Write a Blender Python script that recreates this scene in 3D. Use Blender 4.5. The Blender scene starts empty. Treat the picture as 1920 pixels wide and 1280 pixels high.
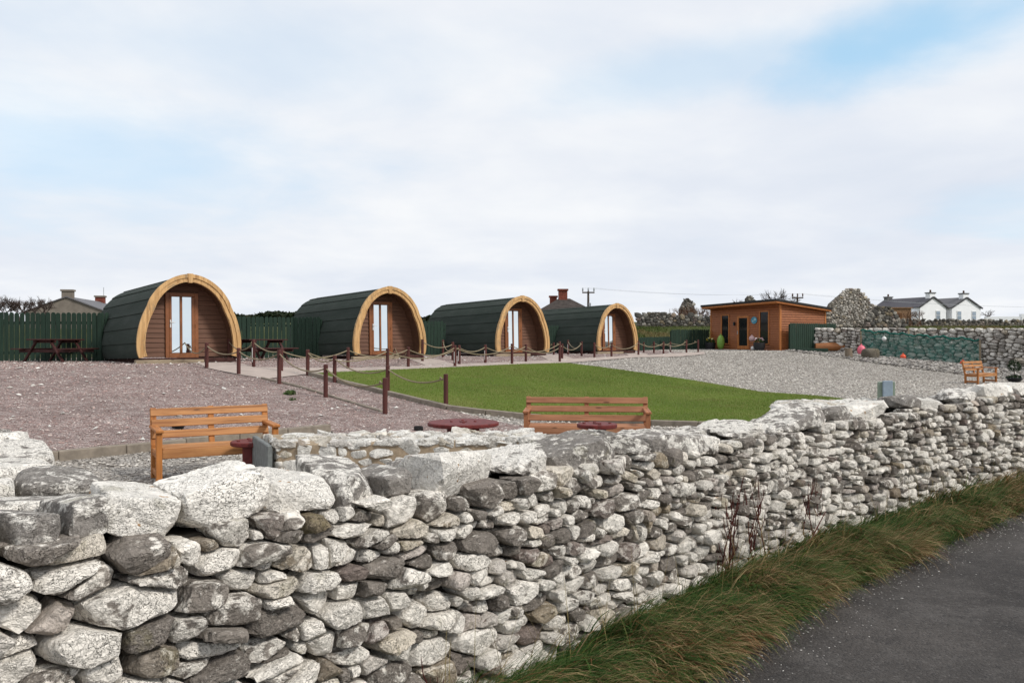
import bpy, bmesh, math, random
import numpy as np
from mathutils import Vector, Matrix
random.seed(11)
rng = np.random.default_rng(11)
sc = bpy.context.scene
COL = sc.collection
R = math.radians

# ------------------------------------------------------------------ camera, sky, sun, exposure
EYE = 1.6
FPX = 1550.0                                  # focal length in pixels of the 1920 wide photograph
cam_d = bpy.data.cameras.new('camera')
cam_d.sensor_width = 22.3
cam_d.lens = 22.3 * FPX / 1920
cam_d.clip_start = 0.05
cam_d.clip_end = 3000
cam = bpy.data.objects.new('camera', cam_d)
cam.location = (0, 0, EYE)
cam.rotation_euler = (R(90), 0, 0)
COL.objects.link(cam)
sc.camera = cam

SUN_DIR = Vector((0.66, -0.33, 0.68)).normalized()
SUN_EL = math.asin(SUN_DIR.z)
SUN_AZ = math.atan2(SUN_DIR.x, SUN_DIR.y)
sun_d = bpy.data.lights.new('sun', 'SUN')
sun_d.energy = 2.5
sun_d.angle = R(11)
sun_d.color = (1.0, 0.955, 0.89)
sun = bpy.data.objects.new('sun', sun_d)
sun.rotation_euler = (-SUN_DIR).to_track_quat('-Z', 'Y').to_euler()
COL.objects.link(sun)

sc.view_settings.view_transform = 'Standard'
sc.view_settings.look = 'None'
sc.view_settings.exposure = 0.12
sc.view_settings.gamma = 1.0
sc.render.engine = 'CYCLES'
sc.cycles.max_bounces = 6
sc.cycles.diffuse_bounces = 3
sc.cycles.transparent_max_bounces = 8
sc.cycles.use_denoising = True


def nd(nt, typ, ins=None, **props):
    n = nt.nodes.new(typ)
    for k, v in props.items():
        setattr(n, k, v)
    for k, v in (ins or {}).items():
        s = n.inputs[k]
        if isinstance(v, bpy.types.NodeSocket):
            nt.links.new(v, s)
        else:
            s.default_value = v
    return n


def mth(nt, op, a, b=None, clamp=False):
    n = nt.nodes.new('ShaderNodeMath')
    n.operation = op
    n.use_clamp = clamp
    for i, v in enumerate((a, b)):
        if v is None:
            continue
        if isinstance(v, bpy.types.NodeSocket):
            nt.links.new(v, n.inputs[i])
        else:
            n.inputs[i].default_value = v
    return n.outputs[0]


def mixc(nt, f, a, b, blend='MIX'):
    n = nt.nodes.new('ShaderNodeMix')
    n.data_type = 'RGBA'
    n.blend_type = blend
    for s, v in ((n.inputs[0], f), (n.inputs[6], a), (n.inputs[7], b)):
        if isinstance(v, bpy.types.NodeSocket):
            nt.links.new(v, s)
        elif isinstance(v, (int, float)):
            s.default_value = v
        else:
            s.default_value = (*v[:3], 1)
    return n.outputs[2]


def ramp(nt, fac, stops, interp='LINEAR'):
    n = nt.nodes.new('ShaderNodeValToRGB')
    nt.links.new(fac, n.inputs[0])
    cr = n.color_ramp
    cr.interpolation = interp
    while len(cr.elements) < len(stops):
        cr.elements.new(0.5)
    for e, (p, c) in zip(cr.elements, stops):
        e.position = p
        e.color = (c, c, c, 1) if isinstance(c, (int, float)) else (*c[:3], 1)
    return n.outputs[0]


def noise(nt, vec, scale, detail=4, rough=0.55, dist=0.0):
    n = nd(nt, 'ShaderNodeTexNoise', {'Scale': scale, 'Detail': detail, 'Roughness': rough, 'Distortion': dist})
    nt.links.new(vec, n.inputs['Vector'])
    return n.outputs['Fac']


def maprange(nt, v, a, b, c=0.0, d=1.0, smooth=True):
    n = nt.nodes.new('ShaderNodeMapRange')
    if smooth:
        n.interpolation_type = 'SMOOTHSTEP'
    nt.links.new(v, n.inputs[0])
    for i, x in enumerate((a, b, c, d)):
        n.inputs[i + 1].default_value = x
    return n.outputs[0]


world = bpy.data.worlds.new('World')
sc.world = world
world.use_nodes = True
wt = world.node_tree
wt.nodes.clear()
w_out = wt.nodes.new('ShaderNodeOutputWorld')
w_bg = nd(wt, 'ShaderNodeBackground', {'Strength': 0.1})
wt.links.new(w_bg.outputs[0], w_out.inputs[0])
sky = wt.nodes.new('ShaderNodeTexSky')
sky.sky_type = 'NISHITA'
sky.sun_disc = False
sky.sun_elevation = SUN_EL
sky.sun_rotation = SUN_AZ
sky.air_density = 1.0
sky.dust_density = 0.6
w_co = wt.nodes.new('ShaderNodeTexCoord')
w_sep = nd(wt, 'ShaderNodeSeparateXYZ', {0: w_co.outputs['Generated']})
# cloud deck: direction projected on a level sheet, so clouds flatten towards the horizon
zz = mth(wt, 'ADD', mth(wt, 'MAXIMUM', w_sep.outputs[2], 0.0), 0.16)
cx = mth(wt, 'DIVIDE', w_sep.outputs[0], zz)
cy = mth(wt, 'DIVIDE', w_sep.outputs[1], zz)
w_v = nd(wt, 'ShaderNodeCombineXYZ', {0: cx, 1: cy, 2: 0.0}).outputs[0]
big = noise(wt, w_v, 0.55, 5, 0.5, 0.3)
mid = noise(wt, nd(wt, 'ShaderNodeVectorMath', {0: w_v, 1: (7.3, 2.1, 1.7)}, operation='ADD').outputs[0], 1.5, 6, 0.55, 0.2)
shade = mth(wt, 'ADD', mth(wt, 'MULTIPLY', big, 0.65), mth(wt, 'MULTIPLY', mid, 0.35))
cloud = ramp(wt, shade, [(0.30, (6.3, 6.9, 7.9)), (0.46, (7.35, 7.75, 8.45)), (0.60, (8.7, 8.85, 9.05))])


def opening(direction, sx, sz, rot=0.0):
    """soft gap in the cloud deck round a compass direction (azimuth/elevation ellipse broken up by noise)"""
    az0 = math.atan2(direction[0], direction[1])
    el0 = math.atan2(direction[2], math.hypot(direction[0], direction[1]))
    az = mth(wt, 'ARCTAN2', w_sep.outputs[0], w_sep.outputs[1])
    el = mth(wt, 'ARCSINE', w_sep.outputs[2])
    a = mth(wt, 'SUBTRACT', az, az0)
    e = mth(wt, 'SUBTRACT', el, el0)
    e = mth(wt, 'SUBTRACT', e, mth(wt, 'MULTIPLY', a, rot))
    a = mth(wt, 'DIVIDE', a, sx)
    e = mth(wt, 'DIVIDE', e, sz)
    d = mth(wt, 'SQRT', mth(wt, 'ADD', mth(wt, 'MULTIPLY', a, a), mth(wt, 'MULTIPLY', e, e)))
    d = mth(wt, 'ADD', d, mth(wt, 'MULTIPLY', mth(wt, 'SUBTRACT', mid, 0.5), 2.2))
    d = mth(wt, 'ADD', d, mth(wt, 'MULTIPLY', mth(wt, 'SUBTRACT', big, 0.5), 1.2))
    return maprange(wt, d, 1.45, 0.05)


def pxdir(x, y):
    return ((x - 960) / FPX, 1.0, (640 - y) / FPX)


gaps = mth(wt, 'MULTIPLY', opening(pxdir(1720, 70), 0.16, 0.045, 0.10), 1.0)
gaps = mth(wt, 'MAXIMUM', gaps, mth(wt, 'MULTIPLY', opening(pxdir(1330, 125), 0.24, 0.034, 0.10), 0.42))
gaps = mth(wt, 'MAXIMUM', gaps, mth(wt, 'MULTIPLY', opening(pxdir(60, 250), 0.34, 0.085, -0.05), 0.50))
gaps = mth(wt, 'MAXIMUM', gaps, mth(wt, 'MULTIPLY', opening(pxdir(430, 90), 0.36, 0.07, 0.0), 0.26))
gaps = mth(wt, 'MAXIMUM', gaps, mth(wt, 'MULTIPLY', maprange(wt, big, 0.40, 0.30), 0.35))
blue = mixc(wt, 1.0, sky.outputs[0], (1.55, 1.55, 1.55), 'MULTIPLY')
blue = mixc(wt, 0.6, blue, (4.9, 7.7, 9.6))
w_col = mixc(wt, gaps, cloud, blue)
wt.links.new(w_col, w_bg.inputs['Color'])

# ------------------------------------------------------------------ ground heights


def sm(a, b, v):
    t = np.clip((v - a) / (b - a), 0, 1)
    return t * t * (3 - 2 * t)


# line of the roadside wall (its outer face at the foot)
WALL_XY = np.array([(-3.1, 0.62), (-2.3, 1.53), (-1.51, 2.44), (-0.226, 3.90), (0.80, 5.10), (1.855, 6.25), (3.55, 7.85), (5.56, 9.47), (8.0, 11.15), (12.0, 13.7)])
NET_A, NET_B, NET_C = np.array((18.2, 49.8)), np.array((25.0, 44.0)), np.array((27.9, 38.5))


def G(x, y):
    x = np.asarray(x, float)
    y = np.asarray(y, float)
    s = -.782 * x + .623 * y
    r = .623 * x + .782 * y
    s0 = 10.6 - 7.1 * sm(34, 48, r)
    s1 = 22 - 5 * sm(38, 47, r)
    q = np.clip((s - s0) / (s1 - s0), 0, 1)
    z = -.1 + 1.02 * q + .15 * sm(40, 50, r) * q
    yw = np.interp(x, WALL_XY[:, 0], WALL_XY[:, 1]) + .3
    z = np.where(x > 12, z + (.1) * sm(-1.5, -3, s - (-1)), z)
    z = np.where((y < yw) & (x <= 12), 0.0, z)
    z = np.where((x < -3.1) & (y < 1.2), 0.0, z)
    # raised field behind the netted boundary wall
    d1 = (NET_B - NET_A) / np.linalg.norm(NET_B - NET_A)
    e = -(d1[1]) * (x - NET_A[0]) + d1[0] * (y - NET_A[1])
    sp_ = d1[0] * (x - NET_A[0]) + d1[1] * (y - NET_A[1])
    z = np.where(y > 30, np.maximum(z, z + (2.15 - z) * sm(.1, .7, e) * sm(.9, 2.2, sp_)), z)
    zf = 2.8 + np.clip(y - 70, -20, 90) * .031
    z = z + (np.maximum(zf, z) - z) * sm(56, 69, y)
    return z


def gp(px, py, dz=0.0):
    """where the line of sight through a pixel meets the ground"""
    u, v = (px - 960) / FPX, (py - 640) / FPX
    Y = np.linspace(2, 110, 5400)
    zz_ = EYE - v * Y
    hit = np.nonzero(zz_ <= G(u * Y, Y) + dz)[0]
    y = Y[hit[0]] if len(hit) else 110.0
    return np.array((u * y, y))


def g1(x, y):
    return float(G(x, y))


# ------------------------------------------------------------------ object helpers


def tag(o, label=None, cat=None, group=None, kind=None):
    if label:
        o['label'] = label
    if cat:
        o['category'] = cat
    if group:
        o['group'] = group
    if kind:
        o['kind'] = kind
    return o


def empty(name, loc=(0, 0, 0), rz=0.0, rx=0.0):
    o = bpy.data.objects.new(name, None)
    o.empty_display_size = 0.2
    o.location = loc
    o.rotation_euler = (rx, 0, rz)
    COL.objects.link(o)
    return o


def link(name, me, mat, parent=None, loc=None):
    o = bpy.data.objects.new(name, me)
    if mat is not None and not me.materials:
        me.materials.append(mat)
    COL.objects.link(o)
    if parent is not None:
        o.parent = parent
    if loc is not None:
        o.location = loc
    return o


def dup(root, parent=None):
    c = root.copy()
    COL.objects.link(c)
    if parent is not None:
        c.parent = parent
    for ch in [o for o in KIDS.get(root.name, [])]:
        dup(ch, c)
    return c


KIDS = {}


def register(root):
    """remember the children of a thing (and of its parts) so that it can be copied"""
    allo = [o for o in bpy.data.objects if o.parent is not None]
    m = {}
    for o in allo:
        m.setdefault(o.parent.name, []).append(o)

    def rec(o):
        KIDS[o.name] = m.get(o.name, [])
        for ch in KIDS[o.name]:
            rec(ch)
    rec(root)
    return root


def mesh_np(name, verts, faces, smooth=False, attr=None):
    """faces: one (M,3) or (M,4) integer array; attr: dict name -> (N,3) point colours"""
    me = bpy.data.meshes.new(name)
    verts = np.ascontiguousarray(verts, np.float32)
    faces = np.ascontiguousarray(faces, np.int32)
    k = faces.shape[1]
    me.vertices.add(len(verts))
    me.vertices.foreach_set('co', verts.ravel())
    me.loops.add(faces.size)
    me.loops.foreach_set('vertex_index', faces.ravel())
    me.polygons.add(len(faces))
    me.polygons.foreach_set('loop_start', np.arange(0, faces.size, k, dtype=np.int32))
    try:
        me.polygons.foreach_set('loop_total', np.full(len(faces), k, np.int32))
    except Exception:
        pass
    me.polygons.foreach_set('use_smooth', np.full(len(faces), smooth, bool))
    for a, c in (attr or {}).items():
        at = me.attributes.new(a, 'FLOAT_COLOR', 'POINT')
        c4 = np.ones((len(verts), 4), np.float32)
        c4[:, :3] = c
        at.data.foreach_set('color', c4.ravel())
    me.update(calc_edges=True)
    me.validate()
    return me


class MB:
    """collects simple solids; build() links them as one mesh object"""

    def __init__(s):
        s.v, s.f = [], []

    def add(s, v, f):
        n = len(s.v)
        s.v += [tuple(p) for p in v]
        s.f += [tuple(i + n for i in q) for q in f]
        return s

    def box(s, c, d, rz=0.0, rx=0.0, ry=0.0):
        x, y, z = (q / 2 for q in d)
        M = Matrix.Translation(c) @ Matrix.Rotation(rz, 4, 'Z') @ Matrix.Rotation(ry, 4, 'Y') @ Matrix.Rotation(rx, 4, 'X')
        v = [M @ Vector((a * x, b * y, e * z)) for a in (-1, 1) for b in (-1, 1) for e in (-1, 1)]
        return s.add(v, [(0, 1, 3, 2), (4, 6, 7, 5), (0, 4, 5, 1), (2, 3, 7, 6), (0, 2, 6, 4), (1, 5, 7, 3)])

    def bar(s, a, b, w, h, up=(0, 0, 1)):
        a, b = Vector(a), Vector(b)
        d = (b - a).normalized()
        u = Vector(up)
        x = d.cross(u)
        if x.length < 1e-4:
            x = d.cross(Vector((1, 0, 0)))
        x.normalize()
        y = x.cross(d)
        v = []
        for p in (a, b):
            for i, j in ((-1, -1), (1, -1), (1, 1), (-1, 1)):
                v.append(p + x * i * w / 2 + y * j * h / 2)
        return s.add(v, [(3, 2, 1, 0), (4, 5, 6, 7), (0, 1, 5, 4), (1, 2, 6, 5), (2, 3, 7, 6), (3, 0, 4, 7)])

    def prism(s, poly, y0, y1, ax='y'):
        """poly in (x, z) extruded along y (or (x, y) along z)"""
        n = len(poly)
        if ax == 'y':
            v = [(p[0], y0, p[1]) for p in poly] + [(p[0], y1, p[1]) for p in poly]
        elif ax == 'x':
            v = [(y0, p[0], p[1]) for p in poly] + [(y1, p[0], p[1]) for p in poly]
        else:
            v = [(p[0], p[1], y0) for p in poly] + [(p[0], p[1], y1) for p in poly]
        f = [tuple(range(n)), tuple(range(2 * n - 1, n - 1, -1))]
        f += [(i, i + n, (i + 1) % n + n, (i + 1) % n) for i in range(n)]
        return s.add(v, f)

    def tube(s, pts, r, n=8, caps=True):
        pts = [Vector(p) for p in pts]
        rr = r if hasattr(r, '__len__') else [r] * len(pts)
        base = len(s.v)
        t0 = None
        for i, p in enumerate(pts):
            d = (pts[min(i + 1, len(pts) - 1)] - pts[max(i - 1, 0)]).normalized()
            if t0 is None:
                t0 = d.orthogonal().normalized()
            t0 = (t0 - d * t0.dot(d)).normalized()
            b = d.cross(t0)
            for k in range(n):
                a = 2 * math.pi * k / n
                s.v.append(tuple(p + (t0 * math.cos(a) + b * math.sin(a)) * rr[i]))
        for i in range(len(pts) - 1):
            for k in range(n):
                a = base + i * n + k
                b2 = base + i * n + (k + 1) % n
                s.f.append((a, b2, b2 + n, a + n))
        if caps:
            s.f.append(tuple(base + k for k in reversed(range(n))))
            e = base + (len(pts) - 1) * n
            s.f.append(tuple(e + k for k in range(n)))
        return s

    def lathe(s, prof, n=20, c=(0, 0, 0)):
        base = len(s.v)
        for r_, z in prof:
            for k in range(n):
                a = 2 * math.pi * k / n
                s.v.append((c[0] + r_ * math.cos(a), c[1] + r_ * math.sin(a), c[2] + z))
        for i in range(len(prof) - 1):
            for k in range(n):
                a = base + i * n + k
                b2 = base + i * n + (k + 1) % n
                s.f.append((a, b2, b2 + n, a + n))
        s.f.append(tuple(base + k for k in reversed(range(n))))
        e = base + (len(prof) - 1) * n
        s.f.append(tuple(e + k for k in range(n)))
        return s

    def build(s, name, mat, parent=None, bev=0.0, smooth=False, loc=None, seg=1):
        me = bpy.data.meshes.new(name)
        me.from_pydata(s.v, [], s.f)
        bm = bmesh.new()
        bm.from_mesh(me)
        bmesh.ops.recalc_face_normals(bm, faces=bm.faces)
        if bev:
            bmesh.ops.bevel(bm, geom=list(bm.edges), offset=bev, segments=seg, affect='EDGES', profile=0.6)
        bm.to_mesh(me)
        bm.free()
        if smooth:
            for p in me.polygons:
                p.use_smooth = True
            try:
                me.set_sharp_from_angle(angle=R(40))
            except Exception:
                pass
        return link(name, me, mat, parent, loc)


def patch(name, poly, step, zoff, mat, kind='structure'):
    """sheet over a ground outline, cut into cells and laid on the ground heights"""
    bm = bmesh.new()
    f = bm.faces.new([bm.verts.new((p[0], p[1], 0)) for p in poly])
    if f.normal.z < 0 or f.calc_area() == 0:
        pass
    xs = [p[0] for p in poly]
    ys = [p[1] for p in poly]
    for ax, lo, hi in ((0, min(xs), max(xs)), (1, min(ys), max(ys))):
        k = math.ceil(lo / step) * step
        while k < hi:
            co = [0, 0, 0]
            no = [0, 0, 0]
            co[ax] = k
            no[ax] = 1
            bmesh.ops.bisect_plane(bm, geom=list(bm.verts) + list(bm.edges) + list(bm.faces), plane_co=co, plane_no=no)
            k += step
    bmesh.ops.triangulate(bm, faces=list(bm.faces))
    for v in bm.verts:
        v.co.z = g1(v.co.x, v.co.y) + zoff
    bmesh.ops.recalc_face_normals(bm, faces=list(bm.faces))
    for f in bm.faces:
        if f.normal.z < 0:
            f.normal_flip()
        f.smooth = True
    me = bpy.data.meshes.new(name)
    bm.to_mesh(me)
    bm.free()
    o = link(name, me, mat)
    tag(o, kind=kind)
    return o


def inside_poly(P, poly):
    x, y = P[:, 0], P[:, 1]
    c = np.zeros(len(P), bool)
    n = len(poly)
    for i in range(n):
        x1, y1 = poly[i][:2]
        x2, y2 = poly[(i + 1) % n][:2]
        if y1 == y2:
            continue
        k = ((y1 > y) != (y2 > y)) & (x < (x2 - x1) * (y - y1) / (y2 - y1) + x1)
        c ^= k
    return c
# ------------------------------------------------------------------ materials


def new_mat(name, rough=0.8, spec=0.3):
    m = bpy.data.materials.new(name)
    m.use_nodes = True
    nt = m.node_tree
    b = nt.nodes['Principled BSDF']
    b.inputs['Roughness'].default_value = rough
    b.inputs['Specular IOR Level'].default_value = spec
    return m, nt, b


def setc(nt, b, c):
    if isinstance(c, bpy.types.NodeSocket):
        nt.links.new(c, b.inputs['Base Color'])
    else:
        b.inputs['Base Color'].default_value = (*c[:3], 1)


def bump(nt, b, h, strength=0.5, dist=0.02):
    n = nd(nt, 'ShaderNodeBump', {'Strength': strength, 'Distance': dist, 'Height': h})
    nt.links.new(n.outputs[0], b.inputs['Normal'])


def wpos(nt):
    return nt.nodes.new('ShaderNodeNewGeometry').outputs['Position']


def opos(nt):
    return nt.nodes.new('ShaderNodeTexCoord').outputs['Object']


def scalev(nt, v, s, off=None):
    n = nd(nt, 'ShaderNodeVectorMath', {0: v, 1: s}, operation='MULTIPLY')
    if off is None:
        return n.outputs[0]
    return nd(nt, 'ShaderNodeVectorMath', {0: n.outputs[0], 1: off}, operation='ADD').outputs[0]


def orand(nt):
    return nt.nodes.new('ShaderNodeObjectInfo').outputs['Random']


def plain(name, col, rough=0.6, spec=0.3, var=0.12, scale=9.0, metal=0.0, bmp=0.0, coords='o', det=4):
    m, nt, b = new_mat(name, rough, spec)
    v = opos(nt) if coords == 'o' else wpos(nt)
    n = noise(nt, v, scale, det, 0.6)
    d = tuple(c * (1 - var * 2) for c in col)
    l = tuple(min(1, c * (1 + var * 1.4)) for c in col)
    c = ramp(nt, n, [(0.3, d), (0.7, l)])
    setc(nt, b, c)
    b.inputs['Metallic'].default_value = metal
    if bmp:
        bump(nt, b, n, bmp, 0.01)
    return m


def make_stone(name, pale, grey, dark, bias=0.0, lichen=0.12, yellow=0.06, fine=1.0):
    """weathered limestone; 'rnd' holds three random numbers per stone"""
    m, nt, b = new_mat(name, 0.92, 0.15)
    at = nd(nt, 'ShaderNodeAttribute', attribute_name='rnd')
    rs = nd(nt, 'ShaderNodeSeparateColor', {0: at.outputs['Color']})
    r1, r2, r3 = rs.outputs
    off = nd(nt, 'ShaderNodeVectorMath', {0: at.outputs['Color'], 1: (31., 57., 23.)}, operation='MULTIPLY').outputs[0]
    ssc = mth(nt, 'ADD', 0.65, mth(nt, 'MULTIPLY', r2, 0.8))
    p = nd(nt, 'ShaderNodeVectorMath', {0: nd(nt, 'ShaderNodeVectorMath', {0: wpos(nt), 'Scale': ssc}, operation='SCALE').outputs[0], 1: off}, operation='ADD').outputs[0]
    rot = nd(nt, 'ShaderNodeVectorRotate', {0: p, 'Axis': (0.8, .5, 0.1)}, rotation_type='AXIS_ANGLE')
    nt.links.new(mth(nt, 'MULTIPLY', mth(nt, 'SUBTRACT', r3, 0.5), 4.0), rot.inputs['Angle'])
    ps = scalev(nt, rot.outputs[0], (1, 1, 1.7))
    n_big = noise(nt, p, 7.0 * fine, 5, 0.62, 0.4)
    n_mid = noise(nt, ps, 18.0 * fine, 5, 0.58, 0.25)
    n_fine = noise(nt, p, 85.0 * fine, 4, 0.7)
    # patches of grey lichen over pale rock
    t = mth(nt, 'ADD', mth(nt, 'MULTIPLY', n_big, 0.5), mth(nt, 'MULTIPLY', n_mid, 0.5))
    t = mth(nt, 'ADD', t, mth(nt, 'MULTIPLY', mth(nt, 'SUBTRACT', r1, 0.5), 0.40))
    t = mth(nt, 'ADD', t, bias)
    k = maprange(nt, t, 0.455, 0.535)
    base_pale = mixc(nt, n_mid, tuple(c * 0.88 for c in pale), tuple(min(1, c * 1.08) for c in pale))
    base_grey = mixc(nt, n_mid, tuple(c * 0.70 for c in grey), tuple(c * 1.25 for c in grey))
    c = mixc(nt, k, base_grey, base_pale)
    # creamy and rusty stones
    warm = mth(nt, 'MULTIPLY', maprange(nt, r3, 0.84, 0.98), mth(nt, 'ADD', 0.2, mth(nt, 'MULTIPLY', n_big, 0.5)))
    c = mixc(nt, warm, c, (0.46, 0.36, 0.22))
    pk = mth(nt, 'MULTIPLY', maprange(nt, r2, 0.90, 0.99), 0.45)
    c = mixc(nt, pk, c, (0.30, 0.215, 0.19))
    # dark streaks and cracks
    wv = nd(nt, 'ShaderNodeTexVoronoi', {'Scale': 11.0 * fine, 'Randomness': 1.0}, feature='DISTANCE_TO_EDGE')
    wrp = nd(nt, 'ShaderNodeVectorMath', {0: ps, 1: nd(nt, 'ShaderNodeTexNoise', {'Vector': ps, 'Scale': 13.0, 'Detail': 4}).outputs['Color']}, operation='ADD')
    nt.links.new(wrp.outputs[0], wv.inputs['Vector'])
    crack = maprange(nt, wv.outputs['Distance'], 0.045, 0.005)
    crack = mth(nt, 'MULTIPLY', crack, maprange(nt, n_big, 0.38, 0.55))
    c = mixc(nt, mth(nt, 'MULTIPLY', crack, 0.8), c, dark)
    spots = maprange(nt, n_fine, 0.58, 0.72)
    c = mixc(nt, mth(nt, 'MULTIPLY', spots, mth(nt, 'SUBTRACT', 0.5, mth(nt, 'MULTIPLY', k, 0.40))), c, dark)
    moss = mth(nt, 'MULTIPLY', mth(nt, 'MULTIPLY', maprange(nt, n_big, 0.55, 0.66), maprange(nt, r3, 0.55, 0.75)), 0.35)
    c = mixc(nt, moss, c, (0.17, 0.15, 0.06))
    pits = maprange(nt, n_fine, 0.44, 0.32)
    c = mixc(nt, mth(nt, 'MULTIPLY', pits, 0.3), c, tuple(min(1, q * 1.03) for q in pale))
    if lichen:
        nl = noise(nt, p, 11.0, 3, 0.5)
        l = mth(nt, 'MULTIPLY', maprange(nt, nl, 0.665, 0.70), maprange(nt, r1, 1.0 - lichen, 1.0 - lichen + .03))
        c = mixc(nt, mth(nt, 'MULTIPLY', l, maprange(nt, n_fine, .35, .55)), c, (0.42, 0.20, 0.035))
    setc(nt, b, c)
    hgt = mth(nt, 'ADD', mth(nt, 'MULTIPLY', n_mid, 1.0), mth(nt, 'MULTIPLY', n_fine, 0.22))
    hgt = mth(nt, 'ADD', hgt, mth(nt, 'MULTIPLY', n_big, 0.8))
    hgt = mth(nt, 'SUBTRACT', hgt, mth(nt, 'MULTIPLY', crack, 0.5))
    bump(nt, b, hgt, 1.0, 0.03)
    return m


STONE = make_stone('limestone', (0.86, 0.81, 0.73), (0.235, 0.207, 0.18), (0.05, 0.042, 0.034), bias=0.072, lichen=.05)
STONE_CAP = make_stone('limestone cap', (0.86, 0.82, 0.75), (0.27, 0.248, 0.225), (0.06, 0.055, 0.05), bias=0.07, lichen=0.42)
STONE_FAR = make_stone('limestone rubble', (0.72, 0.68, 0.62), (0.34, 0.31, 0.28), (0.10, 0.085, 0.075), bias=0.08, lichen=0, fine=0.45)
STONE_DARK = make_stone('dark rubble', (0.34, 0.32, 0.28), (0.10, 0.095, 0.085), (0.03, 0.028, 0.025), bias=-0.08, lichen=0, fine=0.4)
STONE_RUIN = make_stone('ruin rubble', (0.58, 0.54, 0.48), (0.27, 0.245, 0.21), (0.06, 0.055, 0.045), bias=0.0, lichen=0, fine=0.5)
STONE_WHITE = make_stone('whitened stone', (0.82, 0.795, 0.74), (0.50, 0.465, 0.415), (0.2, 0.175, 0.15), bias=0.14, lichen=0, fine=0.9)
CORE = plain('wall packing', (0.06, 0.053, 0.045), 0.95, 0.1, 0.2, 14, bmp=0.8, coords='w')
MORTAR = plain('sand mortar', (0.34, 0.265, 0.185), 0.95, 0.1, 0.13, 22, bmp=0.6, coords='w')
FARCORE = plain('rubble packing', (0.15, 0.13, 0.11), 0.95, 0.1, 0.25, 9, bmp=0.8, coords='w')
BLACKSTONE = make_stone('dark basalt', (0.075, 0.072, 0.07), (0.035, 0.034, 0.035), (0.012, 0.012, 0.012), lichen=0)
SLATE_SLAB = plain('slate slab', (0.16, 0.17, 0.165), 0.75, 0.3, 0.16, 12, bmp=0.25, coords='w')


def make_gravel(name, cols, cell, light=0.0, patch_amt=0.25):
    m, nt, b = new_mat(name, 0.9, 0.15)
    p = wpos(nt)
    vo = nd(nt, 'ShaderNodeTexVoronoi', {'Vector': p, 'Scale': 1.0 / cell, 'Randomness': 1.0}, feature='F1')
    v2 = nd(nt, 'ShaderNodeTexVoronoi', {'Vector': p, 'Scale': 1.0 / cell, 'Randomness': 1.0}, feature='DISTANCE_TO_EDGE')
    rr = nd(nt, 'ShaderNodeSeparateColor', {0: vo.outputs['Color']})
    c = ramp(nt, rr.outputs[0], cols, 'CONSTANT')
    c = mixc(nt, mth(nt, 'MULTIPLY', rr.outputs[1], 0.45), c, tuple(q * 0.45 for q in cols[1][1]))
    edge = maprange(nt, v2.outputs['Distance'], 0.0, 0.10)
    n = noise(nt, p, 0.55, 4, 0.6)
    n2 = noise(nt, p, 3.2, 4, 0.6)
    c = mixc(nt, mth(nt, 'MULTIPLY', maprange(nt, n, 0.42, 0.62), patch_amt), c, tuple(q * 0.55 for q in cols[2][1]))
    c = mixc(nt, mth(nt, 'MULTIPLY', maprange(nt, n2, 0.45, 0.65), patch_amt * .7), c, tuple(min(1, q * 1.25) for q in cols[-1][1]))
    c = mixc(nt, mth(nt, 'SUBTRACT', 1.0, edge), c, tuple(q * 0.35 for q in cols[0][1]))
    setc(nt, b, c)
    h = mth(nt, 'ADD', mth(nt, 'SQRT', v2.outputs['Distance']), mth(nt, 'MULTIPLY', rr.outputs[2], 0.8))
    bump(nt, b, h, 1.0, cell * 0.6)
    return m


PINK = make_gravel('pink granite gravel', [(0.0, (0.26, 0.185, 0.168)), (0.22, (0.38, 0.265, 0.24)), (0.45, (0.32, 0.25, 0.23)), (0.66, (0.45, 0.345, 0.315)), (0.88, (0.57, 0.50, 0.465))], 0.035, patch_amt=0.36)
SHINGLE = make_gravel('white limestone shingle', [(0.0, (0.22, 0.195, 0.17)), (0.2, (0.38, 0.345, 0.305)), (0.42, (0.47, 0.43, 0.385)), (0.65, (0.54, 0.50, 0.45)), (0.88, (0.62, 0.585, 0.535))], 0.055, patch_amt=0.3)


def rnd_mat(name, rough=0.9, spec=0.1, attr='col', transl=0.0, sheen=False):
    m, nt, b = new_mat(name, rough, spec)
    at = nd(nt, 'ShaderNodeAttribute', attribute_name=attr)
    setc(nt, b, at.outputs['Color'])
    if transl:
        tr = nd(nt, 'ShaderNodeBsdfTranslucent', {'Color': at.outputs['Color']})
        mx = nd(nt, 'ShaderNodeMixShader', {0: transl, 1: b.outputs[0], 2: tr.outputs[0]})
        nt.links.new(mx.outputs[0], nt.nodes['Material Output'].inputs[0])
    return m


PEBBLE = rnd_mat('pebbles')
BLADE = rnd_mat('grass blades', 0.75, 0.2, transl=0.3)


def make_ground(name, a, bcol, c3, scale):
    m, nt, b = new_mat(name, 0.95, 0.1)
    p = wpos(nt)
    n = noise(nt, p, scale, 6, 0.65)
    n2 = noise(nt, p, scale * 14, 4, 0.6)
    c = ramp(nt, n, [(0.3, a), (0.5, bcol), (0.7, c3)])
    c = mixc(nt, mth(nt, 'MULTIPLY', n2, 0.5), c, tuple(q * 0.6 for q in a))
    setc(nt, b, c)
    bump(nt, b, n2, 0.7, 0.05)
    return m


FIELD = make_ground('rough pasture', (0.045, 0.06, 0.018), (0.075, 0.085, 0.028), (0.13, 0.11, 0.05), 0.22)
LAWN = make_ground('mown turf', (0.085, 0.125, 0.02), (0.125, 0.165, 0.03), (0.18, 0.195, 0.05), 0.35)
SOIL = make_ground('verge soil', (0.03, 0.03, 0.014), (0.045, 0.04, 0.02), (0.07, 0.055, 0.03), 2.0)


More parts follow.
